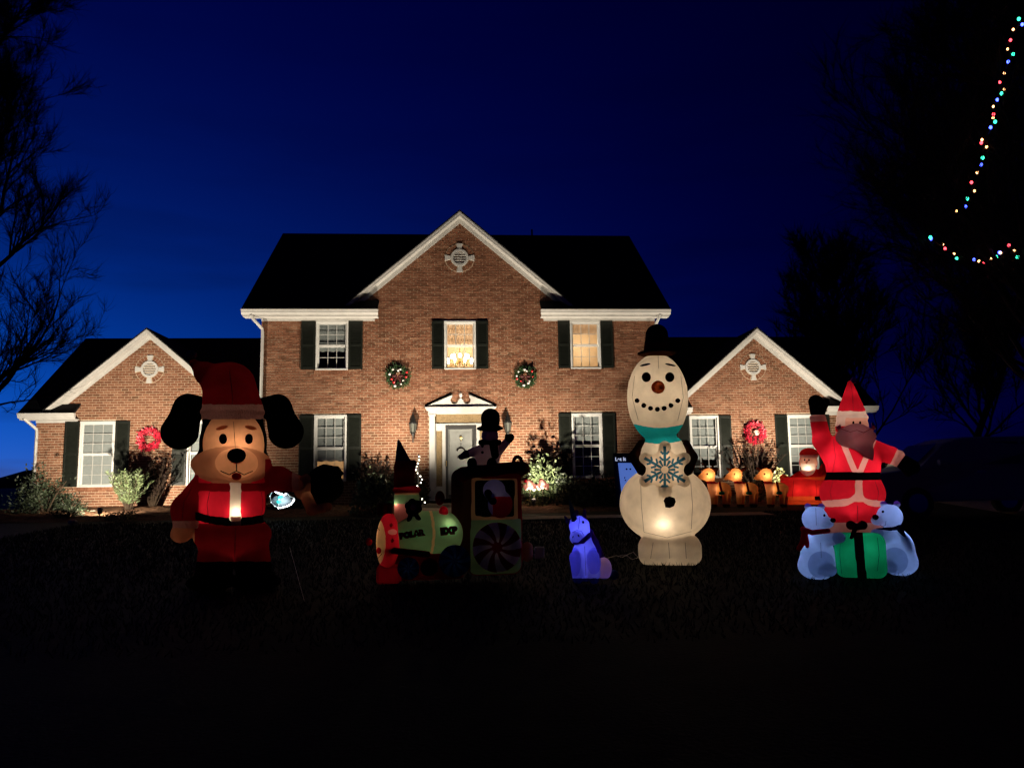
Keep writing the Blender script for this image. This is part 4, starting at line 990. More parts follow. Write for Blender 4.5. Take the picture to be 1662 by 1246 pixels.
regs = [
 ('face', 'tan_n', lambda x, y, v, n: (y > 664) & (y < 786) & (n[:, 1] < .35) & ((x-379)**2/51**2+(y-722)**2/58**2 < 1)),
 ('cheeks', 'tanin', lambda x, y, v, n: (n[:, 1] < .3) & (((x-376)/68)**2+((y-755)/31)**2 < 1)),
 ('muzzle', 'tan_n', lambda x, y, v, n: (n[:, 1] < .2) & (((x-384)/35)**2+((y-751)/25)**2 < 1) & (v[:, 1] < -40)),
 ('head_fur', 'black', lambda x, y, v, n: (y > 668) & (y < 770) & ~((n[:, 1] < .35) & ((x-379)**2/50**2+(y-722)**2/58**2 < 1)) & ~((n[:, 1] < .3) & (((x-376)/68)**2+((y-755)/31)**2 < 1)) & (x > 308) & (x < 440) & ~((y > 765) & (v[:, 1] < 5))),
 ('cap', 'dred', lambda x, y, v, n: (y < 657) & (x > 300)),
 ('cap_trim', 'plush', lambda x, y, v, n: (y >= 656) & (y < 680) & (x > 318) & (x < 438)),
 ('coat_yoke_dim', 'dred', lambda x, y, v, n: ((y > 784) & (y < 797) & (x > 322) & (x < 430) & (n[:, 1] < .3)) | ((y > 770) & (x < 322)) | ((y > 745) & (x > 430))),  # yoke overlap and sleeves: weaker lamp light put in as darker red
 ('coat_skirt', 'dred', lambda x, y, v, n: (y > 849) & (y < 893) & (x > 310)),  # same coat red, darkened for the lamp's fall-off
 ('trousers', 'dred', lambda x, y, v, n: (y >= 893) & (y < 912)),  # lamp fall-off put into the trouser red
 ('boots', 'black', lambda x, y, v, n: (y >= 911)),
 ('belt', 'black', lambda x, y, v, n: (y > 836+9*((x-380)/60)**2*-1+4) & (y < 850-9*((x-380)/60)**2+3) & (x > 317) & (x < 446)),
 ('coat_trim', 'white_n', lambda x, y, v, n: (x > 373) & (x < 391) & (y > 782) & (y < 845) & (n[:, 1] < 0)),
 ('cuff', 'plush', lambda x, y, v, n: ((y > 845) & (y < 857) & (x < 322)) | ((x > 474) & (x < 486))),
 ('paw', 'tanin', lambda x, y, v, n: ((y >= 857) & (y < 890) & (x < 316)) | (x >= 485)),
]
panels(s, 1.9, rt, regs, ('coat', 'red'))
for sx, cx_ in ((-1, 378), (1, 378)):     # floppy ears hanging from under the cap
    e = Solid(fr).C(cx_+sx*40, 658, 13, cx_+sx*72, 662, 22, 4, k=8, flat=.7).C(cx_+sx*72, 662, 22, cx_+sx*86, 700, 31, 4, 0, k=8, flat=.45)
    panels(e, 2.0, rt, [], ('ear', 'black'))
blob(fr, 'pompom', 'plush', 311, 576, 9, 9, rt, 9)
blob(fr, 'nose', 'black', 384, 739, 15, 12, rt, 10, -64)
hd = s
for x in (362, 404): patch(hd, 'eye', 'black', oval(x, 712, 6.5, 8.5), rt, .8)
for x, a in ((360, -14), (407, 14)): patch(hd, 'brow', 'tanin', oval(x, 694, 10, 3.2, 16, a), rt, .6)
seam(hd, [(384, 752), (384, 764), (372, 770), (358, 764)], rt, 'mouth_line', 'coal', .9); seam(hd, [(384, 764), (396, 770), (410, 764)], rt, 'mouth_line', 'coal', .9)
patch(hd, 'tongue', 'dred', oval(384, 773, 8, 6), rt, .6)
seam(hd, [(379, 684), (382, 727)], rt); seam(hd, [(340, 798), (336, 818), (338, 838)], rt, r=.45); seam(hd, [(424, 798), (427, 818), (424, 838)], rt, r=.45); seam(hd, [(372, 600), (376, 630), (378, 655)], rt, r=.45); seam(hd, [(312, 790), (298, 815), (296, 842)], rt, r=.4); seam(hd, [(382, 858), (381, 905)], rt, r=.5)
patch(hd, 'buckle', 'plush', [(375, 852), (375, 838), (391, 838), (391, 852)][::-1], rt, .9)
# hand that holds the sack: palm, thumb and fingers closing round it
fr_h = fr
hand = Solid(fr).E(492, 792, 15, 20, 10, -12, k=5, ang=-20).C(487, 782, 9, 497, 776, 8, -12, -20, k=4)
for i, (dz, r_) in enumerate(((0, 8.5), (9, 8.5), (18, 7.5))):
    hand.C(498, 806+dz*.3, r_+1, 509-i*2, 827+i*1, r_, -14-dz*.6, -18-dz, k=3).C(509-i*2, 827+i, r_, 532-i*5, 822+i*2, r_-1, -18-dz, -22-dz, k=3)
panels(hand, 1.6, rt, [], ('hand', 'tanin'))
sk = Solid(fr).E(524, 788, 31, 36, 26, 0, k=6).C(530, 768, 16, 545, 764, 9, 0, k=8).C(545, 764, 6, 554, 768, 4, 0, k=4).E(545, 790, 14, 20, 18, 3, k=8)
panels(sk, 1.9, rt, [], ('toy_sack', 'sack'))
bulb(fr, 382, 829, -34, 1.3, LAMPW, rt); bulb(fr, 383, 726, -26, 3.4, LAMPW, rt); bulb(fr, 350, 820, -6, 1.6, LAMPW, rt, 3); bulb(fr, 375, 640, 0, .9, LAMPW, rt, 3); bulb(fr, 380, 885, 0, .7, LAMPW, rt, 3); bulb(fr, 316, 808, -4, .10, LAMPW, rt, 3); bulb(fr, 452, 778, 0, .15, LAMPW, rt, 3); bulb(fr, 500, 806, -13, .07, LAMPW, rt, 2); bulb(fr, 296, 862, 0, .06, LAMPW, rt, 2)  # belly and face bulbs; fill lights added in cap, skirt, arms and paws

# ---- tall white snowman with a snowflake
fr = Frame(1085, 913); rt = fr.root('snowman_inflatable', 'towering white inflatable snowman holding a blue snowflake, with a glowing belly', 'inflatable')
s = Solid(fr)
s.E(1079, 817, 75, 64, 62, k=10).E(1077, 742, 40, 42, 36, k=8).E(1067, 646, 51, 76, 46, k=6)
s.B(1087, 892, 51, 24, 36, 18, 0, k=6)
panels(s, 1.9, rt, [('base', 'white_n', lambda x, y, v, n: (y > 877)), ('scarf', 'teal', lambda x, y, v, n: (y > 690+4*np.cos((x-1070)/20)) & (y < 716+4*np.cos((x-1070)/20)))], ('body', 'white_n'))
for x in (1049, 1087): patch(s, 'eye', 'coal', oval(x, 612, 7.5, 8), rt, .8)
cz = s; q = cast(s, 1068, 628, -2); MB().tube([q, q+np.array([.02, -.14, -.01]), q+np.array([.06, -.34, -.05])], [11*fr.s, 8*fr.s, 1.5*fr.s], 14).build('carrot_nose', MT['carrot'], rt, True)
for k in range(7):
    t = (k-3)/3; patch(s, 'mouth_coal', 'coal', oval(1067+33*t, 664-14*t*t, 4.2, 4.0, 10), rt, .9)
for x, a in ((1047, -12), (1088, 12)): patch(s, 'brow', 'coal', oval(x, 592, 9, 1.8, 14, a), rt, .5)
ht = Solid(fr).E(1066, 573, 33, 6, 30, 0, k=3).C(1066, 566, 22, 1066, 544, 19, k=3); panels(ht, 1.6, rt, [('hat_band', 'dred', lambda x, y, v, n: (y > 556) & (y < 566))], ('hat', 'dbrown'))
patch(s, 'button', 'coal', [(1077, 812), (1080, 807), (1087, 805), (1095, 808), (1097, 814), (1094, 821), (1087, 824), (1080, 823)][::-1], rt, .9)
for pts in ([(1040, 786), (1041, 820), (1045, 862)], [(1121, 782), (1124, 820), (1122, 858)], [(1045, 863), (1083, 872), (1122, 862)], [(1068, 574), (1069, 598)], [(1030, 610), (1026, 645), (1036, 682)], [(1105, 610), (1109, 645), (1100, 682)], [(1060, 880), (1056, 906)], [(1112, 880), (1114, 906)], [(1085, 880), (1087, 906)]): seam(s, pts, rt)
for sx, x0, x1, hx in ((-1, 1042, 1030, 1047), (1, 1112, 1122, 1111)):      # sleeved arms and twig-fingered mittens
    panels(Solid(fr).C(x0, 722, 9, x1, 742, 10, -2, k=5).C(x1, 742, 10, hx-sx*-6, 763, 8, -6, -34, k=5), 1.6, rt, [], ('arm', 'dbrown'))
    h = Solid(fr).E(hx-sx*-4, 763, 7, 9, 6, -38, k=3)
    for (ex, ey) in ((hx-sx*12, 778), (hx-sx*16, 768), (hx-sx*12, 756), (hx+sx*2, 748)): h.C(hx-sx*-2, 763, 4, ex, ey, 2.4, -40, -46, k=2)
    panels(h, 1.0, rt, [], ('mitten', 'coal'))
# snowflake plaque: cream board with a plain six-armed flake
c0 = fr.L(1079, 762, -47); u = fr.s
def star(r0, r1, n=6, ph=0): return [(c0[0]+u*(r0 if k % 2 == 0 else r1)*math.cos(math.pi*k/n+ph), c0[2]+u*(r0 if k % 2 == 0 else r1)*math.sin(math.pi*k/n+ph)) for k in range(2*n)]
sb = Solid(fr).E(1079, 762, 26, 26, 9, -50, k=4)
for k in range(6):
    a = math.pi/2+k*math.pi/3; sb.C(1079+12*math.cos(a), 762-12*math.sin(a), 13, 1079+37*math.cos(a), 762-37*math.sin(a), 9.5, -50, k=6, flat=.45)
pl = panels(sb, 1.1, rt, [], ('snowflake_board', 'white_n'))['snowflake_board']
def bar(p, q, w0, w1):
    p = np.array(p); q = np.array(q); t = (q-p)/np.linalg.norm(q-p); nrm = np.array([-t[1], t[0]]); n_ = 5
    up = [p+(q-p)*i/n_+nrm*(w0+(w1-w0)*i/n_) for i in range(n_+1)]; dn = [p+(q-p)*i/n_-nrm*(w0+(w1-w0)*i/n_) for i in range(n_+1)]
    V = []; 
    for a_, b_ in zip(up, dn): V += [cast(sb, 1079+a_[0], 762-a_[1], .35), cast(sb, 1079+b_[0], 762-b_[1], .35)]
    if any(v is None for v in V): return
    link_mesh('snowflake_bar', [tuple(v) for v in V], [(2*i, 2*i+1, 2*i+3, 2*i+2) for i in range(n_)], MT['ink'], rt)
for k in range(6):
    a = math.pi/2+k*math.pi/3; d = np.array([math.cos(a), math.sin(a)]); w = np.array([-d[1], d[0]])
    bar(d*6, d*38, 2.0, 2.6)
    for r_, l in ((15, 10), (25, 8)):
        for sg in (-1, 1): bar(d*r_+w*sg*2.4, d*(r_+l*.6)+w*sg*l*.85, 1.8, 1.5)
    e_ = np.array([math.cos(a+math.pi/6), math.sin(a+math.pi/6)]); bar(e_*6, e_*17, 1.0, 2.6)
[lamp('inner_light', fr.L(1079+20*math.cos(k*math.pi/3+.52), 762-20*math.sin(k*math.pi/3+.52), -50), .30, LAMPW, rt, .04) for k in range(6)]; lamp('inner_light', fr.L(1079, 735, -10), 2.0, LAMPW, rt, .06)  # fill lights added inside the board, and one in the torso for the scarf
lamp('nose_fill', q+np.array([.03, -.18, -.015]), .12, LAMPW, rt, .015)  # fill light added inside the carrot, which has no bulb
lamp('inner_light', fr.L(1076, 845, -44), 2.2, LAMPW, rt, .05); lamp('inner_light', fr.L(1079, 812, 0), 6.5, LAMPW, rt, .06); lamp('inner_light', fr.L(1066, 640, 0), 7.0, LAMPW, rt, .06); lamp('inner_light', fr.L(1085, 890, 0), .9, LAMPW, rt, .06)

# ---- standing santa, waving
SL = (1.0, .78, .68)
fr = Frame(1388, 926); rt = fr.root('santa_inflatable', 'tall glowing inflatable santa with one black mitten raised, standing behind a green gift', 'inflatable')
s = Solid(fr)
s.E(1384, 752, 46, 62, 36, k=10).E(1383, 800, 55, 42, 42, k=12).C(1364, 828, 27, 1362, 862, 30, k=8).C(1402, 828, 27, 1404, 862, 30, k=8)
s.E(1356, 905, 30, 22, 28, -4, k=6).E(1410, 905, 30, 22, 28, -4, k=6)
s.E(1383, 694, 28, 32, 27, k=7)
s.C(1382, 668, 24, 1380, 622, 5, k=4).E(1383, 678, 27, 12, 27, k=3)
s.C(1350, 736, 20, 1335, 716, 17, k=8).C(1335, 716, 16, 1328, 682, 14, 0, -6, k=6).E(1327, 677, 14, 7, 14, -6, k=2)
s.C(1418, 728, 16, 1444, 738, 15, k=8).C(1444, 738, 14, 1457, 743, 13, k=5).E(1458, 744, 9, 15, 14, k=2, ang=-25)
fw = lambda n: n[:, 1] < .25
regs = [
 ('trousers', 'red', lambda x, y, v, n: (y > 812) & (y < 850)),
 ('boot_trim', 'pale', lambda x, y, v, n: (y >= 848) & (y < 866)),
 ('boots', 'black', lambda x, y, v, n: (y >= 866)),
 ('coat_hem', 'pale', lambda x, y, v, n: (y > 811-2*np.cos((x-1383)/20)-12*np.exp(-((x-1393)/9)**2)) & (y < 822-10*np.exp(-((x-1393)/14)**2)) & (x > 1322) & (x < 1446)),
 ('coat_front', 'pale', lambda x, y, v, n: fw(n) & (((y >= 778) & (y < 814) & (np.abs(x-1394) < 6+10*np.maximum(0, (y-798)/16)**2)) | ((y > 700) & (y < 768) & (np.abs(np.abs(x-1392)-(4+26*(766-y)/62)) < 5)))),
 ('belt', 'black', lambda x, y, v, n: (y > 766) & (y < 779) & (x > 1330) & (x < 1436)),
 ('cap', 'red', lambda x, y, v, n: (y < 669) & (x > 1352)),
 ('cap_trim', 'white_n', lambda x, y, v, n: (y >= 667) & (y < 692) & (x > 1350) & (x < 1416)),
 ('face', 'skin', lambda x, y, v, n: (n[:, 1] < .1) & inb(x, y, 1372, 1412, 678, 700)),
 ('cuff', 'pale', lambda x, y, v, n: ((y > 669) & (y < 684) & (x < 1345)) | (((x-1458)*.9+(y-744)*.42 > -8) & (x > 1440) & (y > 722))),
]
panels(s, 1.5, rt, regs, ('coat', 'red'))
limb(fr, 'mitten', 'black', rt, (1327, 668, 13, 1324, 652, 13, -6), (1335, 664, 7, 1341, 652, 6, -6), cell=1.5, k=3)
limb(fr, 'mitten', 'black', rt, (1466, 750, 13, 1480, 758, 13, 0), (1466, 756, 7, 1474, 768, 6, -4), cell=1.5, k=3)
bd = Solid(fr).E(1389, 709, 33, 18, 16, -22, k=6).C(1390, 712, 27, 1404, 732, 13, -24, -26, k=8, flat=.6).C(1404, 732, 12, 1415, 745, 2, -26, k=6, flat=.6).C(1418, 694, 4, 1416, 686, 1.5, -18, k=4).C(1362, 694, 5, 1364, 690, 2, -18, k=4)
panels(bd, 1.3, rt, [], ('beard', 'beard')); seam(bd, [(1366, 696), (1380, 701), (1391, 698), (1402, 702), (1416, 694)], rt, 'moustache_line', 'dred', .6)
for x in (1385, 1396): patch(s, 'eye', 'coal', oval(x, 686, 1.8, 2.8, 10), rt, .9)
blob(fr, 'pompom', 'violet', 1386, 617, 6, 6, rt)
seam(s, [(1392, 820), (1392, 846)], rt); seam(s, [(1352, 712), (1356, 740), (1352, 764)], rt, r=.3); seam(s, [(1352, 780), (1347, 798), (1350, 812)], rt, r=.3); seam(s, [(1420, 780), (1426, 798), (1424, 812)], rt, r=.3); seam(s, [(1381, 622), (1384, 645), (1385, 666)], rt, r=.3)
lamp('inner_light', fr.L(1362, 745, -8), 2.8, SL, rt, .05); lamp('inner_light', fr.L(1405, 760, -4), 2.4, SL, rt, .05); lamp('inner_light', fr.L(1384, 812, -4), 2.6, SL, rt, .05); lamp('inner_light', fr.L(1383, 676, 0), 1.2, SL, rt, .04); lamp('inner_light', fr.L(1390, 708, -24), .85, SL, rt, .03); lamp('inner_light', fr.L(1382, 640, 0), .3, SL, rt, .03); lamp('inner_light', fr.L(1330, 708, -4), .4, SL, rt, .03); lamp('inner_light', fr.L(1446, 738, 0), .35, SL, rt, .03)  # the one in the beard is added fill; the rest sit in the body

# ---- two polar bears and a gift in front of santa
BL = (.30, .46, 1.0)
def bear_body(fr, rt, hx, hy, fx, bx, by, flip, power):
    s = Solid(fr); q = flip
    s.E(hx, hy, 22, 22, 21, k=5).E(hx+q*20, hy+6, 11, 9, 10, -9, k=6)                       # head and snout
    s.E(bx, by, 28, 40, 27, k=6).E(bx-q*2, by+18, 31, 24, 30, k=8)
    s.E(bx+q*16, by+25, 15, 11, 15, -22, k=5)                                             # foot
    s.C(bx+q*8, by-22, 12, bx+q*36, by-34+6, 9, -14, -22, k=5)                              # arm on the gift
    for ex in (-11, 13): s.E(hx-q*ex*.9, hy-20, 6, 6, 4, 2, k=2)
    return s, panels(s, 1.4, rt, [
        ('paw', 'beari', lambda x, y, v, n: inel(x, y, bx+q*36, by-28, 12, 12) | (inel(x, y, bx+q*18, by+25, 15, 14) & (v[:, 1] < -20))),
        ('haunch', 'beari', lambda x, y, v, n: inel(x, y, bx+q*6, by+16, 22, 22) & (n[:, 1] < -.2)),
        ('ear', 'violet', lambda x, y, v, n: (y < hy-19) & (np.abs(np.abs(x-hx)-10) < 8) & (y < hy-20))], ('fur', 'bear'))
fr = Frame(1331, 938); rt = fr.root('polar_bear_inflatable', 'blue white polar bear with a dark red scarf, on the sleigh side of the gift', 'inflatable', 'polar bears beside the gift')
s, _ = bear_body(fr, rt, 1323, 842, 0, 1327, 900, 1, 1)
blob(fr, 'nose', 'coal', 1352, 844, 4.5, 4, rt, 4, -16); patch(s, 'eye', 'coal', oval(1338, 836, 2, 2.4, 10), rt, .7)
limb(fr, 'scarf', 'red', rt, (1303, 858, 4.5, 1318, 864, 4.5, -12), (1318, 864, 4.5, 1344, 861, 4, -17), (1306, 860, 5, 1304, 878, 5, -16), (1304, 878, 5, 1297, 890, 4.5, -16), (1307, 868, 4, 1311, 886, 4, -18), cell=1.2, k=2)
seam(s, [(1324, 824), (1325, 852)], rt); seam(s, [(1332, 880), (1333, 905)], rt)
bulb(fr, 1318, 838, 0, .75, BL, rt); bulb(fr, 1322, 880, 0, .85, BL, rt); bulb(fr, 1316, 915, 0, .7, BL, rt)
fr = Frame(1456, 932); rt = fr.root('polar_bear_inflatable', 'glowing blue white polar bear with a navy scarf, seated below the lowered mitten', 'inflatable', 'polar bears beside the gift')
s, _ = bear_body(fr, rt, 1444, 838, 0, 1458, 894, -1, 1)
blob(fr, 'nose', 'coal', 1421, 839, 5.5, 5, rt, 5, -17); patch(s, 'eye', 'coal', oval(1433, 830, 2.2, 2.2, 10), rt, .7)
limb(fr, 'scarf', 'navy', rt, (1424, 860, 3.5, 1446, 858, 3.5, -17), (1446, 858, 3.5, 1462, 855, 4, -10), (1460, 856, 5, 1468, 876, 5, -12), (1468, 876, 5, 1474, 892, 4.5, -12), cell=1.2, k=2)
seam(s, [(1428, 851), (1432, 854), (1437, 852), (1438, 845)], rt, 'mouth_line', 'navy', .4)
bulb(fr, 1449, 834, 0, .75, BL, rt); bulb(fr, 1462, 874, 0, .85, BL, rt); bulb(fr, 1466, 908, 0, .7, BL, rt)
fr = Frame(1396, 938); rt = fr.root('gift_inflatable', 'puffy green gift box with a black ribbon and dark red bow between two bears', 'inflatable')
s = Solid(fr).B(1396, 900, 42, 38, 34, 16, 0, k=3).E(1396, 900, 36, 34, 38, k=10)
panels(s, 1.5, rt, [('ribbon', 'coal', lambda x, y, v, n: (np.abs(x-(1393+(y-870)*.09)) < 7.5) & (n[:, 1] < .6))], ('box', 'green'))
limb(fr, 'bow', 'dred', rt, (1391, 855, 5, 1381, 852, 8, -22), (1391, 855, 5, 1400, 852, 8, -22), (1388, 858, 4, 1382, 872, 3, -34), cell=1.2, k=3)
for pts in ([(1364, 870), (1363, 900), (1366, 930)], [(1424, 872), (1427, 900), (1424, 926)]): seam(s, pts, rt, mt_='navy')
bulb(fr, 1410, 890, -12, .8, (.8, 1, .9), rt); bulb(fr, 1375, 900, -8, .5, (.8, 1, .9), rt)

# ---- seated unicorn
fr = Frame(952, 946); rt = fr.root('unicorn_inflatable', 'small seated inflatable unicorn glowing violet blue on the grass', 'inflatable')
s = Solid(fr)
s.E(940, 853, 17, 17, 16, k=4).E(935, 872, 10.5, 11, 12, -8, k=6).C(946, 866, 13, 950, 890, 15, 4, k=6)
s.E(949, 910, 23, 33, 18, k=6).C(934, 904, 10, 938, 938, 8.5, -12, k=4).C(962, 904, 11, 964, 938, 9, -10, k=4)
s.E(980, 922, 13, 18, 16, 4, k=5)
panels(s, 1.2, rt, [('haunch', 'mauve', lambda x, y, v, n: x > 974), ('leg', 'lilac', lambda x, y, v, n: inel(x, y, 933, 912, 10, 24) & (n[:, 1] < .4) | (inel(x, y, 964, 910, 12, 22) & (n[:, 1] < .4))), ('hoof', 'navy', lambda x, y, v, n: y > 938)], ('hide', 'horse'))
limb(fr, 'horn', 'blue', rt, (932, 843, 5, 928, 826, 3.2, -8), (928, 826, 3.2, 924, 811, 1, -8), cell=.9, k=2)
for a in ((922, 846, 4, 917, 838, 1.5), (948, 842, 4.5, 949, 827, 1.8)): limb(fr, 'ear', 'violet', rt, (*a, -2), cell=.8)
limb(fr, 'mane', 'violet', rt, (936, 842, 5, 936, 829, 2.5, 0), (957, 862, 5, 966, 880, 6, 4), (966, 880, 6, 976, 902, 5, 6), cell=1.0, k=3)
limb(fr, 'collar', 'violet', rt, (933, 880, 3.5, 946, 878, 3.5, -13), (946, 878, 3.5, 957, 868, 4, -13, -6), cell=.9, k=2)
blob(fr, 'tail', 'blue', 996, 932, 8, 8, rt, 8, 6)
patch(s, 'eye', 'navy', oval(946.5, 847, 2, 2.4, 10), rt, .7); patch(s, 'nostril', 'navy', oval(939, 869, 1.2, 2.6, 10, -25), rt, .5); patch(s, 'nostril', 'navy', oval(930, 871, 1.0, 2.2, 10, 20), rt, .5)
seam(s, [(929, 864), (936, 860), (944, 862), (947, 868)], rt, mt_='navy'); seam(s, [(941, 838), (939, 858)], rt, mt_='navy'); seam(s, [(949, 886), (951, 934)], rt, mt_='navy')
UB = (.11, .13, 1.0)
bulb(fr, 942, 856, -3, 1.15, UB, rt); bulb(fr, 948, 895, 0, .95, UB, rt); bulb(fr, 950, 922, 0, .18, UB, rt); bulb(fr, 979, 915, 4, .10, (.7, .5, .8), rt)

# ---- toy train
fr = Frame(722, 945); rt = fr.root('train_inflatable', 'inflatable toy train with a smiling round front, gnome on its chimney and a dark cab', 'inflatable')
s = Solid(fr).C(676, 866, 37, 716, 866, 37, 0, k=6)
panels(s, 1.5, rt, [('hoop', 'yellow', lambda x, y, v, n: np.abs(x-(699+5*(1-((y-866)/36)**2))) < 2.2)], ('boiler', 'lime'))
def lettering(txt, px, py, size, ang):
    text_mesh(txt, size*fr.s, .006, .012, 'dred', rt, cast(s, px, py, 3.8), (math.radians(90), math.radians(-ang), 0), 1.08)
lettering('POLAR', 669, 867, 11.6, 8); lettering('EXP', 727, 862, 14.5, 5)
rg = Solid(fr).E(631, 879, 20, 47, 47, -2, k=4); panels(rg, 1.4, rt, [('face', 'yellow', lambda x, y, v, n: inel(x, y, 610, 879, 16, 40) & (n[:, 0] < -.25)), ('ring_spot', 'pink', lambda x, y, v, n: inel(x, y, 637, 863, 8, 4.5) & (n[:, 1] < 0))], ('front_ring', 'red'))
blob(fr, 'nose', 'red', 599, 879, 5, 6, rt, 5, -8); patch(rg, 'cheek', 'red', oval(615, 893, 4, 5.5, 14), rt, .7); patch(rg, 'star', 'dred', [(632, 851), (635, 848), (638, 851), (636, 855), (633, 855)][::-1], rt, .6); patch(rg, 'star', 'dred', [(634, 876), (637, 873), (640, 876), (638, 880), (635, 880)][::-1], rt, .6)
seam(rg, [(609, 859), (613, 856), (616, 860)], rt, 'squint_line', 'coal', .7); seam(rg, [(608, 862), (611, 857)], rt, 'squint_line', 'coal', .7); seam(rg, [(608, 903), (614, 905), (620, 898)], rt, 'smile_line', 'coal', .5)
cm = Solid(fr).C(660, 838, 20, 660, 808, 21, 0, k=2).E(660, 795, 23, 9, 22, k=2)
panels(cm, 1.3, rt, [('chimney_band', 'lime', lambda x, y, v, n: (y < 818) & (y > 800)), ('chimney_rim', 'red', lambda x, y, v, n: y < 799), ('trim', 'yellow', lambda x, y, v, n: (y < 802.5) & (y > 799))], ('chimney', 'pink'))
fl = Solid(fr).E(671, 823, 4.5, 4.5, 4, -26, k=2); blob(fr, 'flower_centre', 'pink', 671, 823, 4.8, 4.8, rt, 3.5, -29)
fw_ = Solid(fr)
for k in range(6): a = k*math.pi/3+.3; fw_.E(671+8.5*math.cos(a), 823+8.5*math.sin(a), 6, 6, 3.5, -25, k=2)
fw_.C(667, 834, 3.5, 664, 843, 4, -25, k=2).C(675, 834, 3.5, 680, 843, 4, -25, k=2); panels(fw_, 1.0, rt, [], ('flower', 'coal'))
gn = Solid(fr).C(656, 790, 17, 656, 760, 16, 0, k=6).C(655, 756, 15, 647, 716, 2.5, 0, k=5).C(664, 770, 7, 671, 752, 6, -4, k=4); g_ = panels(gn, 1.4, rt, [('hat', 'navy', lambda x, y, v, n: (y < 748) & (x < 666))], ('gnome', 'dred'))
gb = Solid(fr).B(625, 826, 12, 10, 12, 3, 0, k=2); panels(gb, 1.2, rt, [('ribbon', 'dred', lambda x, y, v, n: np.abs(x-625) < 3)], ('gift_box', 'dbrown')); limb(fr, 'bow', 'lime', rt, (628, 816, 3, 638, 816, 3, -4), cell=.9)
for (x, y, rx, rz, mt_, d) in ((720, 831, 7.5, 10, 'red', -12), (714, 808, 8, 12, 'dred', 8)): blob(fr, 'gumdrop', mt_, x, y, rx, rz, rt, 7, d)
limb(fr, 'gumdrop_leaf', 'coal', rt, (716, 844, 2.5, 727, 846, 2, -14), cell=.8)
limb(fr, 'connecting_rod', 'dred', rt, (628, 892, 5.5, 694, 899, 4.5, -40), cell=1.2)
bs = Solid(fr).B(690, 916, 62, 22, 26, 8, 2, k=3).B(632, 930, 19, 14, 24, 5, -6, k=3); panels(bs, 1.9, rt, [('cowcatcher', 'red', lambda x, y, v, n: (x < 652) & (y > 915))], ('underframe', 'dred'))
def wheel(px, py, r, dy, n, m1, m2):
    """puffy peppermint wheel: alternating swirled wedges round a hub"""
    w = Solid(fr).E(px, py, r, r, r*.34, dy, k=2)
    def msk(x, y, v, n_): a = np.arctan2(y-py, x-px); rr = np.hypot(x-px, y-py)/r; return (np.floor((a/(2*math.pi)+rr*.06)*n*2) % 2 == 0) & (rr > .2)
    return panels(w, max(.9, r/28), rt, [('wheel_stripe', m2, msk)], ('wheel', m1))
wheel(807, 888, 39, -44, 8, 'dred', 'mauve'); wheel(738, 910, 25, -44, 8, 'navy', 'blue'); wheel(663, 922, 17, -40, 8, 'navy', 'blue'); wheel(697, 920, 14, -40, 7, 'dred', 'dred')
cb = Solid(fr).B(800, 842, 46, 88, 40, 18, 6, k=6).B(756, 838, 24, 80, 30, 16, 20, k=8).E(802, 850, 44, 80, 44, 6, k=10)
panels(cb, 2.1, rt, [('cab_stripe', 'dbrown', lambda x, y, v, n: (x < 766)), ('cab_panel', 'lime', lambda x, y, v, n: (x > 764) & (y > 841) & (n[:, 1] < -.5)), ('window_frame', 'yellow', lambda x, y, v, n: inb(x, y, 765, 840, 776, 843) & (n[:, 1] < -.5)), ('window', 'sack', lambda x, y, v, n: inb(x, y, 770, 835, 779, 838) & (n[:, 1] < -.5)), ('window_centre', 'dred', lambda x, y, v, n: inb(x, y, 797, 800, 779, 838) & (n[:, 1] < -.5))], ('cab', 'dred'))
rf = Solid(fr).C(752, 770, 13, 800, 764, 13, 0, k=5, flat=3.2).C(800, 764, 13, 846, 760, 12, 0, k=5, flat=3.2); panels(rf, 2.2, rt, [], ('cab_roof', 'dred'))
cr2 = [fr.L(845-0, 772, -20), fr.L(846, 752, -20)]+[fr.L(840+6*math.cos(a), 748-7*math.sin(a), -20) for a in (0, .7, 1.4, 2.1, 2.8)]+[fr.L(833, 752, -20), fr.L(836, 756, -20)]
MB().tube(cr2, 3.2*fr.s, 8).build('candy_cane', MT['dred'], rt, True)
pb = Solid(fr).E(802, 795, 18, 17, 14, -38, k=4).E(797, 806, 8, 7, 8, -50, k=4).E(812, 818, 20, 22, 14, -36, k=4)
panels(pb, 1.3, rt, [('shirt', 'red', lambda x, y, v, n: (y > 806) & (x > 800))], ('bear_passenger', 'lilac')); limb(fr, 'mitten', 'coal', rt, (792, 800, 6, 800, 813, 6, -52), cell=1.1)
sn = Solid(fr).E(791, 742, 21, 24, 18, -4, k=5).E(795, 707, 14, 14, 13, -4, k=3).C(778, 730, 8, 757, 737, 6, -8, -12, k=4).C(806, 735, 8, 823, 716, 6, -6, k=4)
panels(sn, 1.4, rt, [], ('snowman_rider', 'mauve'))
limb(fr, 'mitten', 'navy', rt, (757, 737, 7, 749, 741, 5, -12), cell=1.1); limb(fr, 'mitten', 'coal', rt, (823, 716, 6, 828, 710, 7, -6), (824, 714, 4, 822, 707, 3, -6), cell=1.1, k=2)
hh2 = Solid(fr).E(795, 695, 22, 5.5, 20, -4, k=2).C(796, 690, 15, 796, 678, 16, -4, k=2); panels(hh2, 1.4, rt, [], ('top_hat', 'coal'))
limb(fr, 'scarf', 'coal', rt, (781, 718, 5, 809, 718, 5, -10), (801, 720, 7, 803, 738, 7, -18), cell=1.2, k=3)
for x in (766, 798): blob(fr, 'boot', 'coal', x, 752, 8, 9.5, rt, 8, -22)
for y in (724, 734): patch(sn, 'button', 'coal', oval(783, y, 2.4, 2.4, 10), rt, .8)
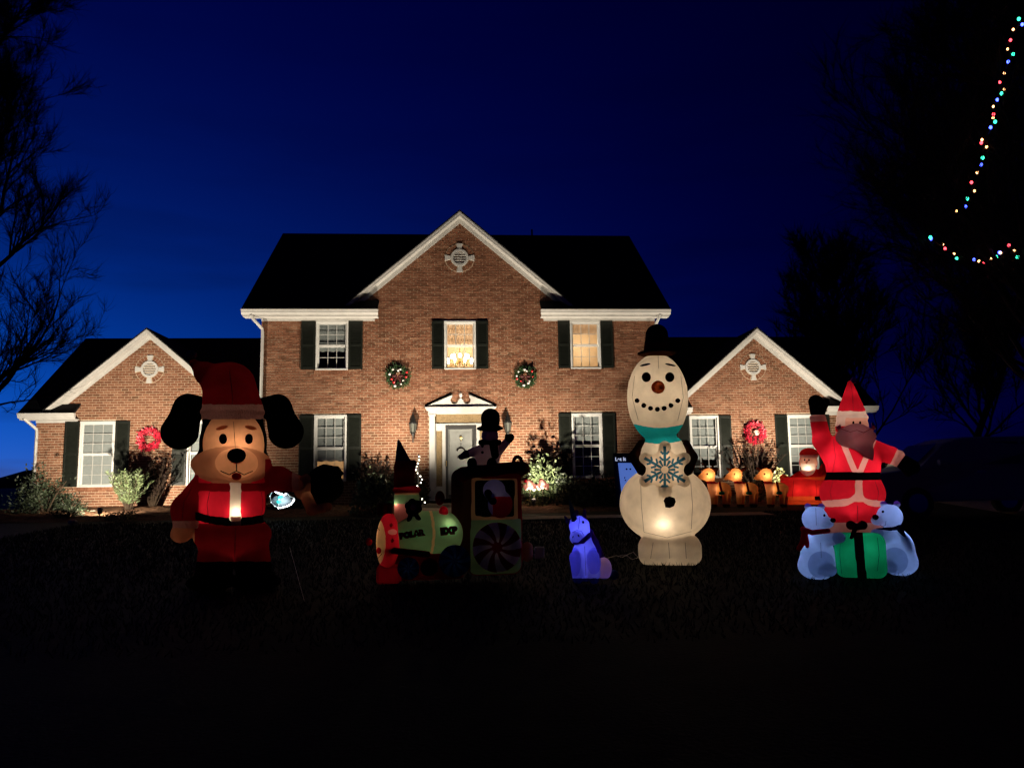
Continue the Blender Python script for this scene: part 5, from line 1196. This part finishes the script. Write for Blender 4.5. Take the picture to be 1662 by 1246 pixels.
limb(fr, 'rear_gift', 'yellow', rt, (856, 888, 9, 856, 902, 9, -10), cell=1.4)
bulb(fr, 645, 818, -10, .35, LAMPW, rt, 1); bulb(fr, 727, 852, -24, .42, LAMPW, rt, 1.2); bulb(fr, 690, 868, 6, .6, LAMPW, rt); bulb(fr, 624, 868, -8, .95, LAMPW, rt); bulb(fr, 628, 900, -8, .5, LAMPW, rt); bulb(fr, 805, 870, 0, .32, LAMPW, rt); bulb(fr, 800, 790, 0, .26, LAMPW, rt); bulb(fr, 750, 840, 12, .12, LAMPW, rt); bulb(fr, 807, 888, -46, .022, LAMPW, rt); bulb(fr, 738, 910, -46, .010, (.8, .85, 1), rt); bulb(fr, 663, 922, -42, .006, (.8, .85, 1), rt); bulb(fr, 791, 742, -4, .05, LAMPW, rt); bulb(fr, 802, 800, -38, .05, LAMPW, rt); bulb(fr, 810, 762, 0, .16, LAMPW, rt); bulb(fr, 656, 770, 0, .02, LAMPW, rt); bulb(fr, 720, 831, -12, .04, LAMPW, rt, .6); bulb(fr, 690, 915, 0, .08, LAMPW, rt); bulb(fr, 632, 930, -6, .08, LAMPW, rt); bulb(fr, 700, 900, 30, .25, (1, .7, .5), rt)  # weak fill lights added in cab, roof, wheels, rider and other small sealed parts

# ---- reindeer team, sleigh and small santa by the bed
RL = (1.0, .70, .40)
def reindeer(fr, x, y, label, first=None):
    rt = fr.root('reindeer_inflatable', label, 'reindeer', 'inflatable reindeer pulling the sleigh')
    s = Solid(fr); X = lambda a: x+a; Y = lambda b: y-b
    s.E(X(7), Y(30), 17, 11, 10, k=4).C(X(-6), Y(30), 8, X(-11), Y(47), 6, -3, k=4).E(X(-13), Y(53), 11, 11, 9, -4, k=4).C(X(-20), Y(51), 6.5, X(-29), Y(48), 4, -6, k=3)
    for a, d in ((-7, -6), (-2, 5), (14, -5), (19, 6)): s.C(X(a), Y(24), 5.5, X(a-.5), Y(3), 3.6, d, k=2.5)
    panels(s, 1.0, rt, [('chest', 'tan_n', lambda px, py, v, n: (px < X(1)) & (py > Y(40)) & (py < Y(16)) & (n[:, 1] < 0)), ('hoof', 'dbrown', lambda px, py, v, n: py > Y(5)), ('collar', 'dred', lambda px, py, v, n: (py > Y(42)) & (py < Y(38)) & (px < X(2)))], ('hide', 'brown'))
    for sgn in (-1, 1):
        b0 = fr.L(X(-12+sgn*4), Y(62), -3); m = MB()
        m.tube([b0, b0+np.array([sgn*.06, 0, .14]), b0+np.array([sgn*.12, .02, .32])], [.034, .03, .014], 6); m.tube([b0+np.array([sgn*.05, 0, .12]), b0+np.array([sgn*.15, -.02, .17])], [.022, .012], 6); m.build('antler', MT['dbrown'], rt, True)
        limb(fr, 'ear', 'brown', rt, (X(-12+sgn*8), Y(59), 3.4, X(-12+sgn*15), Y(63), 1.6, -3), cell=.8)
    patch(s, 'eye', 'coal', oval(X(-15), Y(54), 1.6, 1.9, 8), rt, .9); blob(fr, 'nose', 'dbrown', X(-30), Y(50), 3, 3, rt, 3, -6)
    limb(fr, 'saddle', 'dred', rt, (X(5), Y(40), 1.8, X(8), Y(26), 1.8, -12), cell=.7); limb(fr, 'saddle_fringe', 'green', rt, (X(6), Y(23), 2.6, X(11), Y(23), 2.6, -13), cell=.8)
    lamp('inner_light', fr.L(X(-12), Y(52), -8), 4.0, (1, .76, .5), rt, .03); lamp('inner_light', fr.L(X(1), Y(30), -6), 1.1, RL, rt, .05)
    return rt
for i, (x, lab) in enumerate(((1163, 'leading brown reindeer inflatable, half hidden by the round belly of the snowman'), (1207, 'middle brown reindeer inflatable of the team of three'), (1256, 'rearmost brown reindeer inflatable, harnessed right in front of the red sleigh'))):
    reindeer(Frame(x, 823), x, 823, lab)
fr = Frame(1306, 822); rt = fr.root('sleigh_inflatable', 'red inflatable sleigh on orange runners behind the reindeer team', 'sleigh')
s = Solid(fr).B(1308, 792, 36, 19, 22, 8, 0, k=5).C(1278, 788, 12, 1272, 776, 7, 0, k=6, flat=1.6).C(1336, 786, 12, 1342, 774, 6, 0, k=6, flat=1.6).C(1282, 812, 7, 1338, 812, 7, 0, k=3, flat=2.2)
panels(s, 1.2, rt, [('runner', 'orange', lambda x, y, v, n: y > 805), ('coal_trim', 'coal', lambda x, y, v, n: inb(x, y, 1322, 1338, 805, 812) & (n[:, 1] < -.3)), ('rim', 'orange', lambda x, y, v, n: (y < 776-3*np.sin((x-1270)/12)) & (n[:, 1] < -.2))], ('sleigh_body', 'sleigh'))
seam(s, [(1288, 780), (1286, 808)], rt, mt_='dred'); seam(s, [(1324, 780), (1326, 806)], rt, mt_='dred')
lamp('inner_light', fr.L(1296, 794, -10), 4.2, (1, .7, .55), rt, .06); lamp('inner_light', fr.L(1322, 796, -10), 3.6, (1, .7, .55), rt, .06)
fr2 = Frame(1311, 822, fr.d); rt = fr2.root('santa_inflatable', 'little inflatable santa with a glowing white beard sitting in the red sleigh', 'inflatable'); fr = fr2
s = Solid(fr).E(1314, 778, 21, 22, 14, 0, k=5).E(1312, 750, 15, 17, 13, -2, k=3).E(1313, 737, 16, 11, 14, 0, k=3).C(1296, 772, 7, 1288, 776, 6, -4, k=4).C(1332, 770, 7, 1338, 757, 6, -2, k=4)
panels(s, 1.0, rt, [('face', 'skin', lambda x, y, v, n: inb(x, y, 1299, 1326, 741, 756) & (n[:, 1] < .1)), ('beard', 'white_n', lambda x, y, v, n: inel(x, y, 1311, 759, 13, 13) & (y > 752) & (n[:, 1] < .2)), ('cap_trim', 'pale', lambda x, y, v, n: (y > 738) & (y < 742.5) & (x < 1330))], ('suit', 'sleigh'))
for x in (1306, 1313): patch(s, 'eye', 'coal', oval(x, 746, 1.3, 1.6, 8), rt, .9)
blob(fr, 'nose', 'skin', 1309, 750, 2.4, 2, rt, 2, -16)
lamp('inner_light', fr.L(1311, 759, -8), 2.6, (1, .8, .6), rt, .03); lamp('inner_light', fr.L(1314, 776, 0), .9, (1, .75, .6), rt, .05)

# ------------------------------------------------------------------ small lit things
fr = Frame(1022, 836, 19.0); rt = fr.root('yard_sign', 'glowing blue yard sign with a snow figure and white lettering, behind the snowman', 'sign')
P1 = [fr.L(*p) for p in ((1003, 751), (1046, 751), (1047, 812), (1010, 812))]
MB().prism([(p[0], p[2]) for p in P1][::-1], .0, .03).build('panel', MT['signglow'], rt)
q = [fr.L(*p) for p in ((995, 735), (1050, 735), (1052, 818), (1000, 818))]
MB().prism([(p[0], p[2]) for p in q][::-1], .032, .07).build('backboard', MT['navy'], rt)
for (x, y, r_) in ((1017, 761, 1.6), (1023, 761, 1.6), (1014, 775, 1.2), (1015, 779, 1.2)): p = fr.L(x, y); MB().ball((p[0], -.005, p[2]), (r_*fr.s, .006, r_*fr.s), 8, 6).build('coal_dot', MT['navy'], rt)
p = fr.L(1007, 745); text_mesh('Let It', 8.2*fr.s, .004, .004, 'signtext', rt, (p[0], .02, p[2]), (math.radians(90), 0, 0))
for x in (1005, 1042): p = fr.L(x, 815); MB().tube([(p[0], .05, p[2]), (p[0], .05, -.1)], .015, 6).build('stake', MT['iron'], rt)
# wire ornament outlined with LEDs
fr = Frame(459, 830, 19.6); rt = fr.root('wire_ornament', 'round wire yard ornament outlined in white lights with a teal glow', 'ornament'); blob(fr, 'shell', 'bear', 457, 812, 17, 9.5, rt, 4, 7)
wp = [(443, 795), (449, 799), (455, 801), (461, 803), (466, 800)]; w2 = [(452, 824), (459, 823), (466, 821), (472, 818), (476, 813), (478, 808)]; w3 = [(443, 795), (438, 805), (440, 815), (446, 821), (452, 824)]
for wq in (wp, w2, w3, [(466, 800), (470, 805), (478, 808)], [(455, 801), (452, 812), (452, 824)]): MB().tube([fr.L(*p) for p in wq], .012, 5).build('wire', MT['silver'], rt)
for wq, st_ in ((wp, 2.2), (w2, 2.2)):
    for i in range(len(wq)-1):
        for t in (0, .5): x = wq[i][0]*(1-t)+wq[i+1][0]*t; y = wq[i][1]*(1-t)+wq[i+1][1]*t; MB().ball(fr.L(x, y, -1), 1.5*fr.s, 6, 5).build('bulb', MT['ledw'], rt)
for p in w3[1:4]: MB().ball(fr.L(*p, -1), .5*fr.s, 6, 5).build('bulb', MT['ledw'], rt)
for (x, y) in ((455, 807), (453, 814)): MB().ball(fr.L(x, y), (4*fr.s, .03, 2.6*fr.s), 8, 6).build('teal_bulb', MT['teal_led'], rt, True)
lamp('glow_fill', fr.L(458, 812, -6), 4, (.75, .95, 1), rt, .1)  # fill light added in front so the shell shows grey
# spiral light tree by the door
fr = Frame(679, 830, 21.6); rt = fr.root('spiral_light_tree', 'small spiral wire tree with warm white bulbs beside the door', 'ornament')
hp_ = []
for i in range(60): t = i/59; a = t*4.2*math.pi; r_ = 9.5*(1-t)+1; hp_.append(fr.L(679+r_*math.cos(a), 815-78*t, r_*math.sin(a)))
MB().tube(hp_, .012, 5).build('wire', MT['iron'], rt); MB().tube([fr.L(679, 830), fr.L(679, 737)], .012, 5).build('pole', MT['iron'], rt)
for i in range(0, 60, 4): MB().ball(hp_[i], 1.15*fr.s, 6, 5).build('bulb', MT['led'], rt)
lamp('glow_fill', fr.L(679, 790, -6), 2.5, (1, .85, .6), rt, .1)
# two pale plush figures in the bed
for (x, y, lab, hatc) in ((860, 786, 'pale pink plush figure with a red hat, nearer the train cab in the lit bed', 'red'), (881, 785, 'pale pink plush figure turned sideways beside its red hatted neighbour in the lit bed', None)):
    fr = Frame(x, 828, 20.9); rt = fr.root('plush_figure', lab, 'ornament', 'plush figures in the bed')
    s = Solid(fr).E(x, y+1, 7, 6.5, 5, k=2).E(x-2, y-5, 4.5, 4, 4, k=2)
    for dx, dy in ((-8, 3), (8, 2), (-6, 7), (7, 7)): s.E(x+dx, y+dy, 3, 2.8, 2.6, k=2)
    panels(s, .7, rt, [], ('body', 'pale'))
    if hatc: blob(fr, 'hat', 'red', x-6, y-6, 3.4, 3, rt)
    MB().tube([fr.L(x, y+6), fr.L(x, 830)], .012, 5).build('stake', MT['bark'], rt)
    lamp('glow_fill', fr.L(x, y, -9), 3.0, (1, .78, .62), rt, .04)  # fill light added before the figure to brighten it; it has no lamp
# cords and plugs
p = on_ground(876, 912); rt = empty('power_stake', p, 0, 'small pale outdoor power stake in the grass behind the train', 'power stake')
MB().box(-.07, .07, -.04, .04, .05, .22).build('box', MT['cordw'], rt, bevel=.02); MB().tube([(0, 0, .06), (0, 0, -.1)], .012, 5).build('stake', MT['iron'], rt); MB().tube([(-.07, 0, .14), (-.14, -.02, .16), (-.2, 0, .05)], .02, 6).build('plug', MT['tyre'], rt)
def cord(pts, lab, m='cordw', r=.006):
    P = [on_ground(*q)+np.array([0, 0, .05+.02*math.sin(i*2)]) for i, q in enumerate(pts)]; o = MB(P[0]).tube(P, r, 5).build('extension_cord', MT[m]); o.location = P[0]; return tag(o, lab, 'cord')
cord([(986, 911), (1000, 909), (1010, 908), (1018, 905), (1028, 903), (1036, 909), (1026, 912), (1016, 908), (1006, 906)], 'pale extension cord coiled beside the foot of the snowman')
fr = Frame(470, 900); P0 = fr.P+np.array([0, 0, .12]); P1 = on_ground(494, 975)
o = MB(P0).tube([P0, P1], .0025, 4).build('tether', MT['cordw']); o.location = P0; tag(o, 'thin pale tether running from the puppy inflatable down into the lawn', 'rope')

# ------------------------------------------------------------------ strings of coloured bulbs in the big tree
def string(pts, label, seed, dist=11.6):
    D0 = ray(*pts[0]); root = CAM+D0*(dist/np.hypot(D0[0], D0[1])); o = empty('string_lights', root, 0, label, 'string lights', 'coloured strings in the big tree'); r = random.Random(seed)
    W = []
    for i, p in enumerate(pts):
        D = ray(*p); dd = dist+.35*math.sin(i*.5); W.append(CAM+D*(dd/np.hypot(D[0], D[1]))-root)
    MB().tube(W, .006, 4).build('cable', MT['tyre'], o)
    cols = ['b_green', 'b_blue', 'b_amber', 'b_red', 'b_amber']; L_ = [np.linalg.norm(W[i+1]-W[i]) for i in range(len(W)-1)]; tot = sum(L_); d = 0; k = 0; cache = {}
    while d < tot:
        a = d; i = 0
        while i < len(L_)-1 and a > L_[i]: a -= L_[i]; i += 1
        p = W[i]+(W[i+1]-W[i])*min(1, a/L_[i])+np.array([r.uniform(-.05, .05), r.uniform(-.05, .05), r.uniform(-.03, .03)])
        c = cols[k % 5]; rr = {'b_green': .025, 'b_blue': .023, 'b_amber': .018, 'b_red': .022}[c]
        if c not in cache:
            cache[c] = MB().ball((0, 0, 0), (rr*.8, rr*.8, rr), 8, 6).build('bulb', MT[c], o, True); cache[c].location = p
        else: copy_of(cache[c], o, p)
        d += r.uniform(.085, .145); k += 1
    return o
string([(1657, 30), (1652, 44), (1635, 68), (1640, 90), (1632, 115), (1622, 145), (1614, 175), (1610, 205), (1598, 232), (1593, 262), (1587, 290), (1575, 312), (1562, 335), (1548, 356)], 'string of coloured bulbs falling steeply down the big dark tree', 3)
string([(1510, 386), (1522, 396), (1540, 406), (1556, 421), (1575, 424), (1592, 425), (1612, 421), (1628, 411), (1636, 402), (1650, 414), (1664, 416)], 'string of coloured bulbs sagging across a lower branch of the big tree', 4)

# ------------------------------------------------------------------ parked car
p = at(1560, 20.5); rt = empty('parked_car', p, -.12, 'silver van parked in the dark beyond the waving santa', 'car')
prof = [(-2.3, .45), (-2.35, .75), (-2.2, .98), (-1.35, 1.10), (-.75, 1.62), (-.3, 1.74), (1.3, 1.74), (2.05, 1.62), (2.3, 1.05), (2.35, .5), (2.0, .38), (-2.0, .36)]
b = MB(); n = len(prof); v = []
for yy, sc_ in ((-.92, 0), (-.80, 1), (.80, 1), (.92, 0)):
    for x, z in prof: v.append((x*(1 if sc_ == 0 else .985), yy*(1 if z < 1.15 else .84), z+(.02 if sc_ else 0)))
fc = [tuple(range(n-1, -1, -1)), tuple(range(3*n, 4*n))]
for k in range(3):
    for i in range(n): fc.append((k*n+i, k*n+(i+1) % n, (k+1)*n+(i+1) % n, (k+1)*n+i))
b.add(v, [t[::-1] for t in fc]).build('body', MT['car'], rt, bevel=.03)
for side in (-1, 1):
    for q in ([(-1.1, 1.16), (-.25, 1.16), (-.25, 1.62), (-.62, 1.58)], [(-.17, 1.16), (.85, 1.16), (.85, 1.65), (-.17, 1.65)], [(.93, 1.16), (2.0, 1.14), (1.85, 1.56), (.93, 1.65)]):
        m = MB(); m.add([(x, side*(.92-.0+.006)*(.93 if z < 1.2 else .845), z) for x, z in q], [(0, 1, 2, 3) if side < 0 else (3, 2, 1, 0)]); m.build('window', MT['carglass'], rt)
    m = MB().box(-.98, -.80, side*1.0-.08, side*1.0+.08, 1.14, 1.28).build('mirror', MT['car'], rt, bevel=.03)
    for x in (-.2, .9): MB().box(x+.05, x+.22, side*.93-.012, side*.93+.012, .98, 1.01).build('handle', MT['chrome'], rt)
MB().add([(-1.32, -.74, 1.14), (-.80, -.70, 1.60), (-.80, .70, 1.60), (-1.32, .74, 1.14)], [(3, 2, 1, 0)]).build('windscreen', MT['carglass'], rt).location = (-.03, 0, .03)
for y in (-.68, .68): MB().ball((-2.28, y, .82), (.10, .18, .10), 10, 6).build('headlight', MT['frost'], rt, True)
for x in (-1.45, 1.45):
    for y in (-.86, .86):
        wl = MB().tube([(x, y-.1, .34), (x, y+.1, .34)], .34, 20).build('wheel', MT['tyre'], rt, bevel=.02); MB().tube([(x, y-.105, .34), (x, y+.105, .34)], .21, 14).build('rim', MT['chrome'], wl)
dv = sheet('driveway', MT['conc'], [(12.5, 16.5), (26, 15.0), (27, 22.6), (13.9, 23.2)], .03)
